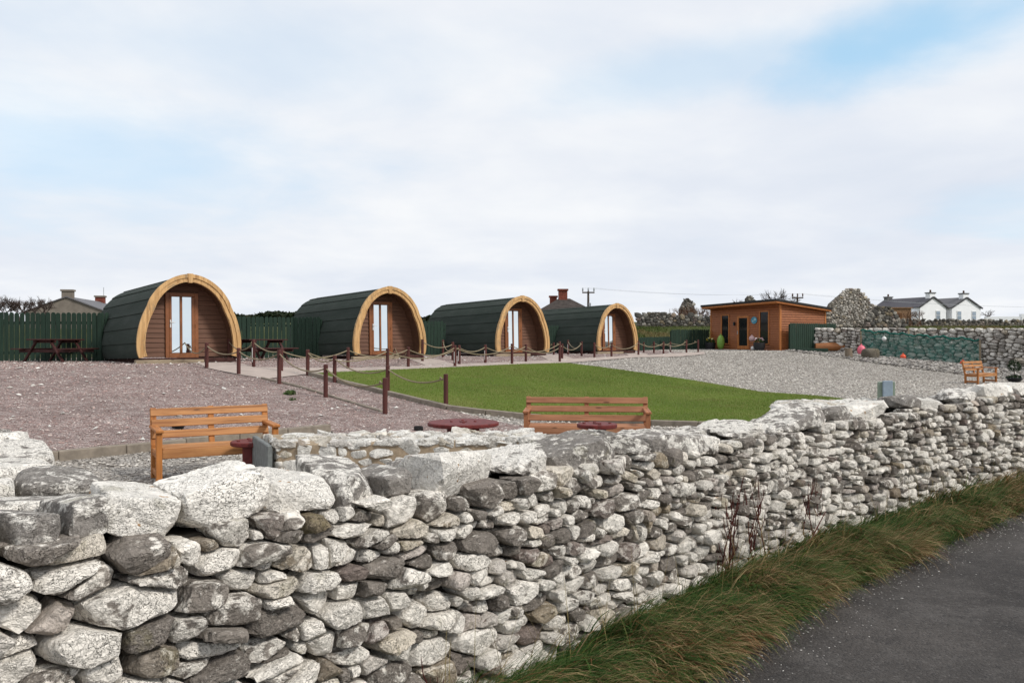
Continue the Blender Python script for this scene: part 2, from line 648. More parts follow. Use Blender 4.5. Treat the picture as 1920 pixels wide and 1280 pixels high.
def make_asphalt():
    m, nt, b = new_mat('road asphalt', 0.82, 0.3)
    p = wpos(nt)
    big_ = noise(nt, p, 0.7, 5, 0.6)
    vo = nd(nt, 'ShaderNodeTexVoronoi', {'Vector': p, 'Scale': 75.0}, feature='F1')
    rr = nd(nt, 'ShaderNodeSeparateColor', {0: vo.outputs['Color']})
    fine_ = noise(nt, p, 170, 3, 0.7)
    c = ramp(nt, big_, [(0.28, (0.030, 0.026, 0.024)), (0.5, (0.052, 0.046, 0.042)), (0.72, (0.082, 0.072, 0.065))])
    n25 = noise(nt, p, 2.6, 6, 0.65, 0.4)
    c = mixc(nt, mth(nt, 'MULTIPLY', maprange(nt, n25, 0.48, 0.66), 0.55), c, (0.105, 0.095, 0.088))
    c = mixc(nt, mth(nt, 'MULTIPLY', maprange(nt, n25, 0.44, 0.34), 0.5), c, (0.026, 0.023, 0.022))
    chip = maprange(nt, rr.outputs[0], 0.80, 0.99)
    c = mixc(nt, mth(nt, 'MULTIPLY', chip, 0.5), c, (0.13, 0.12, 0.112))
    c = mixc(nt, mth(nt, 'MULTIPLY', maprange(nt, rr.outputs[1], 0.72, 0.95), 0.5), c, (0.02, 0.019, 0.019))
    c = mixc(nt, mth(nt, 'MULTIPLY', maprange(nt, fine_, 0.6, 0.75), 0.3), c, (0.13, 0.12, 0.11))
    setc(nt, b, c)
    h = mth(nt, 'ADD', mth(nt, 'MULTIPLY', vo.outputs['Distance'], -1.0), fine_)
    bump(nt, b, h, 0.9, 0.008)
    return m


ASPHALT = make_asphalt()
CONCRETE = plain('pale path concrete', (0.40, 0.335, 0.295), 0.9, 0.2, 0.08, 2.2, bmp=0.1, coords='w', det=7)
KERB = plain('kerb concrete', (0.24, 0.205, 0.165), 0.9, 0.2, 0.14, 7, bmp=0.3, coords='w', det=7)


def wood(name, base, dark, scale=1.0, axis='x', rough=0.6, knots=True, var=0.35):
    """grain runs along one axis of the object; colour shifts a little from board to board"""
    m, nt, b = new_mat(name, rough, 0.3)
    o = opos(nt)
    sv = {'x': (1.2, 22, 22), 'y': (22, 1.2, 22), 'z': (22, 22, 1.2)}[axis]
    ro = orand(nt)
    off = nd(nt, 'ShaderNodeCombineXYZ', {0: mth(nt, 'MULTIPLY', ro, 37.0), 1: mth(nt, 'MULTIPLY', ro, 91.0), 2: mth(nt, 'MULTIPLY', ro, 13.0)}).outputs[0]
    p = scalev(nt, o, tuple(q * scale for q in sv), off)
    n = noise(nt, p, 1.0, 6, 0.6, 0.7)
    n2 = noise(nt, scalev(nt, o, (2.5, 2.5, 2.5), off), 1.0, 4, 0.5)
    c = ramp(nt, n, [(0.32, dark), (0.50, base), (0.72, tuple(min(1, q * 1.35) for q in base))])
    c = mixc(nt, mth(nt, 'MULTIPLY', maprange(nt, n2, 0.45, 0.72), var), c, dark)
    c = mixc(nt, mth(nt, 'MULTIPLY', ro, 0.25), c, tuple(q * 0.72 for q in base))
    if knots:
        kv = {'x': (2.2, 9, 9), 'y': (9, 2.2, 9), 'z': (9, 9, 2.2)}[axis]
        vo = nd(nt, 'ShaderNodeTexVoronoi', {'Vector': scalev(nt, o, kv, off), 'Scale': 1.0}, feature='F1')
        kn = maprange(nt, vo.outputs['Distance'], 0.15, 0.07)
        c = mixc(nt, mth(nt, 'MULTIPLY', kn, 0.75), c, tuple(q * 0.35 for q in dark))
    setc(nt, b, c)
    bump(nt, b, n, 0.25, 0.004)
    return m


BENCH = wood('stained pine', (0.43, 0.205, 0.078), (0.24, 0.095, 0.033), var=.5)
BENCH_Z = wood('stained pine upright', (0.40, 0.155, 0.04), (0.24, 0.08, 0.02), axis='z')
BENCH_Y = wood('stained pine arm', (0.38, 0.15, 0.042), (0.24, 0.08, 0.02), axis='y')
BENCH2 = wood('redder stained pine', (0.37, 0.175, 0.092), (0.22, 0.09, 0.045), var=.5)
BENCH2_Z = wood('redder stained pine upright', (0.34, 0.14, 0.065), (0.21, 0.08, 0.035), axis='z')
BENCH2_Y = wood('redder stained pine arm', (0.34, 0.14, 0.065), (0.21, 0.08, 0.035), axis='y')
FASCIA = wood('honey larch', (0.55, 0.34, 0.15), (0.36, 0.19, 0.07), axis='z', scale=0.6, knots=False, var=0.3)
_nt = FASCIA.node_tree
_b = _nt.nodes['Principled BSDF']
_src = _b.inputs['Base Color'].links[0].from_socket
_w = noise(_nt, scalev(_nt, wpos(_nt), (1.0, 1.0, .55)), 5.5, 6, 0.7, 0.6)
setc(_nt, _b, mixc(_nt, mth(_nt, 'MULTIPLY', maprange(_nt, _w, 0.53, 0.66), 0.6), _src, (0.20, 0.165, 0.115)))
SIDING = wood('brown composite board', (0.145, 0.070, 0.043), (0.105, 0.05, 0.03), rough=0.65, knots=False, var=0.2)
LINING = plain('brown porch lining', (0.12, 0.06, 0.036), 0.75, 0.2, 0.1, 6)
OAK = plain('golden oak door frame', (0.235, 0.085, 0.03), 0.45, 0.4, 0.12, 5)
PLINTH = plain('dark timber plinth', (0.05, 0.02, 0.016), 0.7, 0.2, 0.2, 6)
POST = wood('red brown post', (0.085, 0.026, 0.021), (0.05, 0.014, 0.012), axis='z', scale=0.8, rough=0.6, knots=False)
PICNIC = wood('dark brown stained timber', (0.055, 0.017, 0.015), (0.03, 0.010, 0.009), rough=0.6, knots=False)
TIMBER_PALE = wood('weathered sleeper', (0.30, 0.24, 0.165), (0.17, 0.13, 0.09), rough=0.85)
SHEDWOOD = wood('orange cedar boards', (0.30, 0.10, 0.032), (0.19, 0.06, 0.02), knots=False, rough=0.55, var=0.25)
SHEDTRIM = wood('orange cedar trim', (0.46, 0.17, 0.05), (0.33, 0.11, 0.03), axis='z', knots=False)
HUTWOOD = plain('pale hut boards', (0.27, 0.16, 0.09), 0.8, 0.2, 0.15, 4)
LOGWOOD = wood('split log', (0.30, 0.12, 0.042), (0.18, 0.065, 0.025), scale=0.7)
STUMP = wood('weathered stump', (0.20, 0.155, 0.11), (0.10, 0.08, 0.06), axis='z', knots=False)
FENCE = wood('dark green fence paint', (0.018, 0.040, 0.026), (0.011, 0.026, 0.017), axis='z', rough=0.75, knots=False)
DRUM = plain('red drum paint', (0.135, 0.022, 0.02), 0.6, 0.3, 0.22, 16, bmp=0.3)
ROPE = plain('hemp rope', (0.26, 0.215, 0.145), 0.9, 0.1, 0.18, 60, bmp=0.5, coords='w')
WHITEPAINT = plain('white enamel', (0.72, 0.72, 0.70), 0.35, 0.5, 0.03, 5)
METALGREY = plain('grey metal', (0.42, 0.44, 0.45), 0.35, 0.5, 0.05, 8, metal=0.6)
BLUEGREY = plain('blue grey post', (0.22, 0.28, 0.34), 0.5, 0.4, 0.08, 8)
GREENGREY = plain('grey green duct', (0.20, 0.25, 0.20), 0.6, 0.3, 0.08, 8)
BLACKP = plain('black plastic', (0.018, 0.018, 0.02), 0.5, 0.4, 0.15, 12)
PINKP = plain('pink buoy plastic', (0.75, 0.16, 0.22), 0.45, 0.4, 0.08, 7)
ORANGEP = plain('orange buoy plastic', (0.75, 0.10, 0.04), 0.45, 0.4, 0.08, 7)
GREENP = plain('green float plastic', (0.20, 0.36, 0.06), 0.5, 0.4, 0.1, 7)
BLUESIGN = plain('blue sign', (0.05, 0.24, 0.34), 0.5, 0.4, 0.1, 10)
RENDERWHITE = plain('white wall render', (0.86, 0.87, 0.88), 0.9, 0.2, 0.03, 0.8, bmp=0.1)
RENDERGREY = plain('grey wall render', (0.22, 0.19, 0.16), 0.95, 0.1, 0.12, 1.2, bmp=0.2)
BRICK = plain('red brick', (0.20, 0.062, 0.042), 0.9, 0.2, 0.22, 6, bmp=0.3)
CHIMGREY = plain('grey chimney', (0.17, 0.17, 0.17), 0.9, 0.2, 0.12, 3)
DARKTRIM = plain('dark barge trim', (0.055, 0.055, 0.06), 0.7, 0.3, 0.1, 3)
LEAFDARK = rnd_mat('dark foliage', 0.8, 0.2, transl=0.15)
TWIG = plain('bare twigs', (0.085, 0.062, 0.055), 0.9, 0.1, 0.2, 8)
TWIGRED = plain('red brown twigs', (0.15, 0.082, 0.05), 0.9, 0.1, 0.25, 5)
STEM = plain('dark red stem', (0.085, 0.022, 0.018), 0.8, 0.2, 0.25, 20)
POLEWOOD = plain('pole timber', (0.10, 0.08, 0.065), 0.9, 0.1, 0.2, 4)
CERAMIC = plain('terracotta pot', (0.10, 0.055, 0.04), 0.8, 0.2, 0.1, 4)


def make_slate(name, col):
    m, nt, b = new_mat(name, 0.6, 0.35)
    br = nd(nt, 'ShaderNodeTexBrick', {'Vector': opos(nt), 'Scale': 3.0, 'Color1': (*col, 1), 'Color2': (*[c * 1.25 for c in col], 1), 'Mortar': (*[c * .5 for c in col], 1), 'Mortar Size': 0.02})
    n = noise(nt, opos(nt), 1.4, 5, 0.6)
    c = mixc(nt, mth(nt, 'MULTIPLY', n, 0.4), br.outputs[0], tuple(q * 0.6 for q in col))
    setc(nt, b, c)
    return m


SLATE = make_slate('slate roof', (0.075, 0.07, 0.08))
SLATE_PALE = make_slate('worn slate roof', (0.13, 0.125, 0.13))


def make_podroof():
    m, nt, b = new_mat('green granule shingle', 0.9, 0.15)
    p = opos(nt)
    f = noise(nt, p, 90, 3, 0.8)
    n = noise(nt, scalev(nt, p, (1.2, 0.35, 1.2)), 2.5, 5, 0.6)
    c = ramp(nt, f, [(0.3, (0.022, 0.030, 0.0245)), (0.6, (0.038, 0.049, 0.041)), (0.8, (0.078, 0.092, 0.08))])
    c = mixc(nt, mth(nt, 'MULTIPLY', maprange(nt, n, 0.4, 0.7), 0.5), c, (0.055, 0.063, 0.057))
    setc(nt, b, c)
    bump(nt, b, f, 0.4, 0.004)
    return m


PODROOF = make_podroof()
FLATROOF = plain('felt roof edge', (0.03, 0.03, 0.03), 0.8, 0.2, 0.2, 6)


def make_glass(name, tint, rough, metal):
    m, nt, b = new_mat(name, rough, 0.8)
    setc(nt, b, tint)
    b.inputs['Metallic'].default_value = metal
    n = noise(nt, opos(nt), 1.6, 2, 0.4)
    bump(nt, b, n, 0.10, 0.02)
    return m


MIRROR = make_glass('reflective door glass', (0.80, 0.86, 0.88), 0.02, 1.0)
DARKGLASS = make_glass('dark window glass', (0.012, 0.013, 0.014), 0.05, 0.0)
PALEGLASS = make_glass('pale window glass', (0.30, 0.36, 0.42), 0.1, 0.3)


def make_net():
    m, nt, b = new_mat('green debris netting', 0.7, 0.2)
    p = opos(nt)
    n = noise(nt, p, 3.0, 5, 0.65, 0.5)
    c = ramp(nt, n, [(0.3, (0.04, 0.19, 0.155)), (0.6, (0.07, 0.28, 0.23)), (0.8, (0.14, 0.38, 0.32))])
    setc(nt, b, c)
    tr = nt.nodes.new('ShaderNodeBsdfTransparent')
    f = maprange(nt, n, 0.3, 0.75, 0.26, 0.50)
    mx = nd(nt, 'ShaderNodeMixShader', {0: f, 1: tr.outputs[0], 2: b.outputs[0]})
    nt.links.new(mx.outputs[0], nt.nodes['Material Output'].inputs[0])
    return m


NET = make_net()
# ------------------------------------------------------------------ the setting: ground, road, beds, paths


def axis_steps(lo, hi, f0, f1, fine):
    a = list(np.arange(f0, f1 + 1e-6, fine))
    st = fine
    v = f1
    while v < hi:
        st *= 1.35
        v += st
        a.append(min(v, hi))
    st = fine
    v = f0
    pre = []
    while v > lo:
        st *= 1.35
        v -= st
        pre.append(max(v, lo))
    return np.array(sorted(set(pre)) + a)


gx = axis_steps(-900, 900, -24, 46, 0.5)
gy = axis_steps(-300, 1500, 0, 80, 0.5)
XX, YY = np.meshgrid(gx, gy)
ZZ = G(XX, YY) - 0.06
ZZ += np.where(YY > 57, 0.12 * np.sin(XX * .31) * np.cos(YY * .23), 0)
nx, ny = len(gx), len(gy)
ii = np.arange(nx * ny).reshape(ny, nx)
quads = np.stack([ii[:-1, :-1], ii[:-1, 1:], ii[1:, 1:], ii[1:, :-1]], -1).reshape(-1, 4)
ground = link('ground', mesh_np('ground', np.stack([XX, YY, ZZ], -1).reshape(-1, 3), quads, True), FIELD)
tag(ground, kind='structure')


def catmull(P, n=24):
    P = np.asarray(P, float)
    Q = np.vstack([2 * P[0] - P[1], P, 2 * P[-1] - P[-2]])
    out = []
    for i in range(1, len(Q) - 2):
        for u in np.linspace(0, 1, n, endpoint=False):
            a, b, c, d = Q[i - 1], Q[i], Q[i + 1], Q[i + 2]
            out.append(.5 * ((2 * b) + (-a + c) * u + (2 * a - 5 * b + 4 * c - d) * u ** 2 + (-a + 3 * b - 3 * c + d) * u ** 3))
    out.append(P[-1])
    return np.array(out)


class Path2:
    def __init__(s, P, smooth=True):
        s.p = catmull(P) if smooth else np.asarray(P, float)
        d = np.linalg.norm(np.diff(s.p, axis=0), axis=1)
        s.t = np.concatenate([[0], np.cumsum(d)])
        s.L = s.t[-1]

    def at(s, t):
        return np.stack([np.interp(t, s.t, s.p[:, 0]), np.interp(t, s.t, s.p[:, 1])], -1)

    def nrm(s, t):
        """unit normal to the right of the direction of travel"""
        d = s.at(np.asarray(t) + .15) - s.at(np.asarray(t) - .15)
        d = d / np.maximum(np.linalg.norm(d, axis=-1, keepdims=True), 1e-9)
        return np.stack([d[..., 1], -d[..., 0]], -1)

    def t_of_px(s, px):
        u = (px - 960) / FPX
        tt = np.linspace(0, s.L, 4000)
        q = s.at(tt)
        return tt[np.argmin(np.where(q[:, 1] > 0.2, np.abs(q[:, 0] / np.maximum(q[:, 1], .01) - u), 99))]


WP = Path2(WALL_XY)
EDGE = Path2([(-1.6, 1.2), (-.5, 2.5), (.3, 3.32), (.967, 4.05), (2.03, 5.25), (2.85, 6.0), (4.53, 7.55), (7.0, 9.7), (11.0, 12.3)])

road_poly = [tuple(p) for p in EDGE.at(np.linspace(0, EDGE.L, 40))] + [(30, 22), (60, 30), (60, -60), (-60, -60), (-20, -12)]
bmr = bmesh.new()
bmr.faces.new([bmr.verts.new((p[0], p[1], 0.012)) for p in road_poly])
bmesh.ops.triangulate(bmr, faces=list(bmr.faces))
for f in bmr.faces:
    if f.normal.z < 0:
        f.normal_flip()
me = bpy.data.meshes.new('road')
bmr.to_mesh(me)
bmr.free()
road = tag(link('road', me, ASPHALT), kind='structure')

# verge: a low bank of soil between wall foot and road edge
NV = 90
vt = np.linspace(0, WP.L, NV)
vw = WP.at(vt)
te = np.array([EDGE.t[np.argmin(np.linalg.norm(EDGE.p - q, axis=1))] for q in vw])
ve = EDGE.at(te) + EDGE.nrm(te) * .05


def verge_pt(i_t, q):
    """i_t in metres along the wall, q 0 at the wall .. 1 at the road edge"""
    a = np.stack([np.interp(i_t, vt, vw[:, 0]), np.interp(i_t, vt, vw[:, 1])], -1)
    b = np.stack([np.interp(i_t, vt, ve[:, 0]), np.interp(i_t, vt, ve[:, 1])], -1)
    q = np.asarray(q)
    z = -.17 * (1 - q) ** 1.3 + .10 * np.sin(np.clip(q, 0, 1) * np.pi) ** .8 - .005
    z = z + .035 * np.sin(np.asarray(i_t) * 5.1) * np.sin(q * np.pi) + .025 * np.sin(np.asarray(i_t) * 11.3 + 1) * np.sin(q * np.pi)
    xy = a + (b - a) * q[..., None]
    return np.concatenate([xy, z[..., None]], -1)


qq = np.linspace(-.12, 1.0, 9)
T_, Q_ = np.meshgrid(vt, qq, indexing='ij')
VV = verge_pt(T_.ravel(), Q_.ravel())
ii = np.arange(NV * 9).reshape(NV, 9)
verge = tag(link('verge_bank', mesh_np('verge_bank', VV, np.stack([ii[:-1, :-1], ii[:-1, 1:], ii[1:, 1:], ii[1:, :-1]], -1).reshape(-1, 4), True), SOIL), kind='structure')

# white shingle over the whole yard, pink gravel, concrete paths and the lawn laid over it
inner = [tuple(WP.at(t) - WP.nrm(t) * .25) for t in np.linspace(.9, WP.L, 26)]
shingle_poly = inner + [(20, 20), tuple(NET_C + (.3, -.2)), tuple(NET_B + (.25, .1)), tuple(NET_A + (.25, .1)), (12, 60), (2, 44), (-6, 26), (-16, 18), (-9, 4.5)]
white_bed = patch('white_gravel_bed', shingle_poly, 0.7, 0.0, SHINGLE)


def rs(r, s):
    return (.623 * r - .782 * s, .782 * r + .623 * s)


kerb_left = [rs(r, 11.72) for r in (-8, -4, 0, 2, 4, 6, 8, 9.6)]
lawn_near = [tuple(gp(px, py)) for px, py in ((578, 704), (650, 722), (730, 742), (835, 768), (905, 777), (985, 785), (1110, 793), (1235, 799), (1375, 803))]
lawn_far = [tuple(gp(px, py)) for px, py in ((1530, 744), (1400, 732), (1300, 715), (1200, 700), (1120, 689), (1060, 682), (960, 685), (860, 690), (720, 696), (590, 702))]
lawn_poly = lawn_near + [(6.6, 16.4), (8.6, 19.0), (9.9, 22.6)] + lawn_far
pink_poly = [rs(-14, 11.75)] + [rs(r, 11.75) for r in (-4, 2, 6, 9.5)] + [(-2.2, 13.2), (-.2, 13.6), (.5, 16.3), tuple(lawn_near[3]), tuple(lawn_near[0])] + [tuple(gp(px, py)) for px, py in ((860, 689), (1060, 681), (1190, 670), (1310, 663))] + [rs(46, 25), rs(40, 34), rs(10, 34), rs(-14, 30)]
pink_bed = patch('pink_gravel_bed', pink_poly, 0.7, 0.016, PINK)
path_poly = [tuple(gp(px, py)) for px, py in ((475, 690), (560, 691), (657, 691.5), (760, 688), (850, 684), (950, 680), (1050, 675), (1190, 667), (1320, 660), (1322, 664.5), (1190, 671), (1060, 681.6), (860, 689.6), (720, 695.6), (590, 701.5), (560, 705), (500, 712), (447, 704), (388, 691.5), (352, 681.5), (424, 680.5))]
footpath = patch('footpath', path_poly, 0.8, 0.034, CONCRETE)
branch = [patch('footpath', [tuple(gp(px, py)) for px, py in pp], 0.8, 0.030, CONCRETE) for pp in (
    ((737, 672), (790, 672), (855, 684), (800, 687)), ((985, 665), (1035, 665), (1075, 674), (1030, 677)), ((1160, 660), (1195, 660), (1215, 666), (1180, 669)))]
lawn = patch('lawn', lawn_poly, 0.7, 0.045, LAWN)


def polyline_pieces(name, pts, w, h, piece, mat, z0=-.12, gap=.008):
    """kerb: a run of separate concrete blocks along a line, each its own piece"""
    P = Path2(pts, smooth=False)
    root = empty(name, (*P.at(0), g1(*P.at(0))))
    tag(root, kind='structure')
    t = 0.0
    base = np.array(root.location)
    while t < P.L - .15:
        t2 = min(P.L, t + piece)
        a, b = P.at(t + gap / 2), P.at(t2 - gap / 2)
        za, zb = g1(*a), g1(*b)
        j = random.uniform(-.006, .006)
        m = MB().bar(np.array((*a, za + h / 2 + z0 / 2 + j)) - base, np.array((*b, zb + h / 2 + z0 / 2 + j)) - base, w, h - z0)
        m.build('kerb_stone', mat, root, bev=.012)
        t = t2
    return root


kerbs = [polyline_pieces('kerb', kerb_left, .13, .13, .92, KERB),
         polyline_pieces('kerb', [tuple(p) for p in lawn_near] + [(6.6, 16.3)], .13, .12, .92, KERB),
         polyline_pieces('kerb', [tuple(gp(px, py)) for px, py in ((490, 711), (560, 727), (640, 751), (716, 774))], .07, .06, .92, KERB)]
for k in kerbs:
    pass


# ------------------------------------------------------------------ stone building

def hash3(i, j, k, seed=0):
    n = (i * 374761393 + j * 668265263 + k * 2147483647 + seed * 974711) & 0x7fffffff
    n = ((n ^ (n >> 13)) * 1274126177) & 0x7fffffff
    return ((n ^ (n >> 16)) & 0xffff) / 65535.0


def vnoise(p, seed=0):
    f = np.floor(p)
    u = p - f
    f = f.astype(np.int64)
    u = u * u * (3 - 2 * u)
    o = 0
    for a in (0, 1):
        for b in (0, 1):
            for c in (0, 1):
                w = (u[:, 0] if a else 1 - u[:, 0]) * (u[:, 1] if b else 1 - u[:, 1]) * (u[:, 2] if c else 1 - u[:, 2])
                o = o + w * hash3(f[:, 0] + a, f[:, 1] + b, f[:, 2] + c, seed)
    return o * 2 - 1


ICO = {}
for lv in (1, 2, 3, 4, 5):
    b_ = bmesh.new()
    bmesh.ops.create_icosphere(b_, subdivisions=lv, radius=1)
    b_.verts.ensure_lookup_table()
    ICO[lv] = (np.array([v.co[:] for v in b_.verts]), np.array([[v.index for v in f.verts] for f in b_.faces]))
    b_.free()


def rand_rot():
    q = rng.normal(size=4)
    q /= np.linalg.norm(q)
    w, x, y, z = q
    return np.array([[1 - 2 * (y * y + z * z), 2 * (x * y - z * w), 2 * (x * z + y * w)], [2 * (x * y + z * w), 1 - 2 * (x * x + z * z), 2 * (y * z - x * w)], [2 * (x * z - y * w), 2 * (y * z + x * w), 1 - 2 * (x * x + y * y)]])


def rock(N, H, lv, p=10.0, chips=7, rough=.045, hemi=None):
    """rounded polyhedron: soft intersection of half spaces n.x < h, chipped by random planes and roughened"""
    D = ICO[lv][0] @ rand_rot().T
    N = np.asarray(N, float)
    H = np.asarray(H, float)

    def rad(d, N, H):
        q = np.clip(d @ N.T / H, 0, None)
        return np.power(np.power(q, p).sum(1), -1 / p)
    if chips:
        cd = rng.normal(size=(chips, 3))
        if hemi is not None:
            cd[:, hemi[0]] = np.abs(cd[:, hemi[0]]) * hemi[1]
        cd /= np.linalg.norm(cd, axis=1, keepdims=True)
        pts = rad(D, N, H)[:, None] * D
        sup = (pts @ cd.T).max(0)
        N = np.vstack([N, cd])
        H = np.concatenate([H, sup * rng.uniform(.71, .97, chips)])
    r = rad(D, N, H)
    sz = r.mean()
    P = D * r[:, None]
    s0 = rng.uniform(0, 100, 3)
    sd = int(rng.integers(1 << 20))
    n = .55 * vnoise(P / sz * 1.6 + s0, sd) + .6 * vnoise(P / sz * 3.7 + s0, sd + 1)
    if lv >= 3:
        st = P @ rand_rot().T * np.array((1, 1, 2.6))
        n = n + .42 * -np.abs(vnoise(st / sz * 4.3 + s0, sd + 2)) + .28 * vnoise(st / sz * 9.0 + s0, sd + 3)
    if lv >= 4:
        n = n + .16 * vnoise(P / sz * 19 + s0, sd + 4)
    r = r * (1 + rough * n)
    return D * r[:, None]


def seeds_for(L, H, sizes, aspect, scale=lambda t: 1.0, inside=None):
    """dart throwing of big then ever smaller stones; returns t, z and half widths"""
    S = np.zeros((0, 3))
    for r0, cover in sizes:
        n = int(cover * L * H * aspect / (r0 * r0)) + 1
        cand = np.stack([rng.uniform(-.05, L + .05, n), rng.uniform(.0, H, n)], 1)
        for t, z in cand:
            r = r0 * scale(t) * rng.uniform(.85, 1.15)
            if inside is not None and not inside(t, z):
                continue
            if len(S):
                d2 = (S[:, 0] - t) ** 2 + ((S[:, 1] - z) * aspect) ** 2
                if (d2 < ((S[:, 2] + r) * .80) ** 2).any():
                    continue
            S = np.vstack([S, (t, z, r)])
    return S


def course_seeds(t0, t1, Hfn, h0, h1, w0=1.15, w1=2.9, zs=-.2):
    """rough courses: stones of uneven width and height, some split into two thin slabs, some joined"""
    S = []
    z = zs
    Hm = max(Hfn(t) for t in np.linspace(t0, t1, 30))
    while z < Hm + .02:
        hc = rng.uniform(h0, h1)
        ph = rng.uniform(0, 6.28, 2)
        t = t0 + rng.uniform(-.1, .1)
        while t < t1:
            hh = hc * rng.uniform(.75, 1.25)
            w = hh * rng.uniform(w0, w1)
            u = rng.uniform()
            if u < .14:
                w = hh * rng.uniform(.7, 1.0)
            c = t + w / 2
            zc = z + hc / 2 + rng.normal(0, .12) * hc + .02 * math.sin(c * 2.1 + ph[0]) + .012 * math.sin(c * 5.3 + ph[1])
            if zc < Hfn(c) + .12 * hc:
                if u > .84 and w > .16:
                    S.append((c + rng.normal(0, .02), zc - hc * .24, w * .46))
                    S.append((c + rng.normal(0, .03), zc + hc * .26, w * .42))
                else:
                    S.append((c, zc, w * .42))
            t += w
        z += hc
    return np.array(S)


def stone_wall_face(S, L, H, aspect, gap, lod, front=(.05, .10), back=.13, p=9.0, chips=6, rough=.05, prot=.02, keep=None, Hfn=None, low=.03):
    """one rock per seed, bounded by the bisectors to its neighbours; local axes t (along), o (outward), z (up)"""
    out = []
    A = S[:, :2] * (1, aspect)
    for i in range(len(S)):
        if keep is not None and not keep(S[i, 0], S[i, 1]):
            continue
        dv = A - A[i]
        d = np.hypot(dv[:, 0], dv[:, 1])
        d[i] = 9e9
        nb = np.argsort(d - S[:, 2] * .5)[:min(14, len(S) - 1)]
        dd = d[nb]
        h = (dd ** 2 + S[i, 2] ** 2 - S[nb, 2] ** 2) / (2 * dd)
        h = np.clip(h, .3 * dd, .7 * dd)
        ns = dv[nb] / dd[:, None]
        nr = ns * (1, aspect)
        ln = np.linalg.norm(nr, axis=1)
        N = np.stack([nr[:, 0] / ln, np.zeros(len(nb)), nr[:, 1] / ln], 1)
        Hh = np.maximum(h / ln - gap * rng.uniform(.3, 1.5), .010)
        sz = S[i, 2]
        tilt = rng.normal(0, .17, 2)
        f = np.array((tilt[0], 1.0, tilt[1]))
        f /= np.linalg.norm(f)
        fr = rng.uniform(*front) * min(1.2, .6 + sz / .15 * .4)
        ht = H if Hfn is None else Hfn(S[i, 0])
        N = np.vstack([N, f, (0, -1, 0), (0, 0, 1), (0, 0, -1), (1, 0, 0), (-1, 0, 0), (0, 0, 1), (0, 0, -1)])
        Hh = np.concatenate([Hh, [fr, back, max(.022, ht + .025 - S[i, 1]), max(.015, S[i, 1] + low), sz * 1.5, sz * 1.5, sz * 2.2 / aspect, sz * 2.2 / aspect]])
        lv = lod(S[i, 0], S[i, 1])
        P = rock(N, Hh, lv, p if not hasattr(p, '__len__') else rng.uniform(*p), chips, rough, hemi=(1, 1))
        P = P + np.array((S[i, 0], rng.uniform(-prot, prot), S[i, 1]))
        out.append((P, ICO[lv][1], (S[i, 0], S[i, 1], sz)))
    return out


def rnd3(n):
    return np.tile(rng.uniform(0, 1, 3), (n, 1))


def place_stones(stones, mapper, parent, mat, name, max_parts, rank, special=None, stuff_name='small_stones', rnd_fn=None):
    """the stones that show largest become parts, the rest one joined part"""
    loc = np.array(parent.location)
    order = sorted(range(len(stones)), key=lambda i: -rank(stones[i][2]))
    rest_v, rest_f, rest_c, off = [], [], [], 0
    for k, i in enumerate(order):
        P, F, info = stones[i]
        W = mapper(P) - loc
        c = rnd3(len(P)) if rnd_fn is None else np.tile(rnd_fn(info), (len(P), 1))
        if k < max_parts:
            me = mesh_np(name, W, F, len(P) > 700, {'rnd': c})
            if len(P) > 700:
                me.set_sharp_from_angle(angle=R(16))
            mt = mat
            if special and i in special:
                mt = special[i]
            link(name, me, mt, parent)
        else:
            rest_v.append(W)
            rest_f.append(F + off)
            rest_c.append(c)
            off += len(P)
    if rest_v:
        o = link(stuff_name, mesh_np(stuff_name, np.vstack(rest_v), np.vstack(rest_f), False, {'rnd': np.vstack(rest_c)}), mat, parent)
        o['kind'] = 'stuff'


# ---- the dry stone wall along the road
wall = empty('dry_stone_wall', (*WP.at(6.0), 0.0))
tag(wall, 'long dry-stone wall of white and grey limestone beside the road', 'wall', kind='thing')
BATTER = .05
HW = 0.95


def wall_map(P):
    a = WP.at(P[:, 0])
    n = WP.nrm(P[:, 0])
    o = P[:, 1] - BATTER * P[:, 2]
    xy = a + n * o[:, None]
    return np.concatenate([xy, P[:, 2:3]], 1)


def wall_scale(t):
    return float(np.interp(t, (0, 2.2, 4.2, 7.0, 10, 14), (1.0, 1.0, .92, .82, .80, .85)))


T_VIS0 = WP.t_of_px(-140)
# cap stones, laid out from the photograph: span along the wall (by pixel), thickness, tint, height of top, tilt
CAPS = [(-330, -120, .13, .5, 1.06, 0), (-150, 20, .13, .55, 1.06, 0), (5, 132, .13, .16, 1.05, .05), (122, 222, .12, .28, 1.07, 0), (192, 357, .15, .85, 1.07, -.22), (340, 520, .165, .58, 1.085, .03), (486, 636, .14, .95, 1.05, -.10), (588, 735, .15, .26, 1.06, .0), (692, 806, .12, .22, 1.01, .03), (818, 958, .155, .82, 1.05, .02), (948, 1062, .10, .45, .985, -.08), (1042, 1172, .14, .2, 1.015, .05), (1142, 1228, .13, .3, 1.01, -.2), (1204, 1272, .12, .22, .99, 0), (1262, 1390, .10, .3, .95, .0), (1376, 1450, .10, .4, .95, .05), (1440, 1562, .11, .3, .955, .04), (1522, 1606, .12, .2, 1.0, 0), (1592, 1706, .13, .75, 1.015, .06), (1660, 1742, .14, .1, 1.045, -.1), (1735, 1800, .09, .78, .97, -.1), (1752, 1860, .12, .35, 1.045, .06), (1846, 1912, .15, .8, 1.09, 0), (1900, 1965, .13, .5, 1.08, 0), (1955, 2030, .13, .4, 1.08, 0), (2020, 2100, .12, .6, 1.07, 0), (2090, 2170, .12, .3, 1.07, 0)]
_ct, _cz = [], []
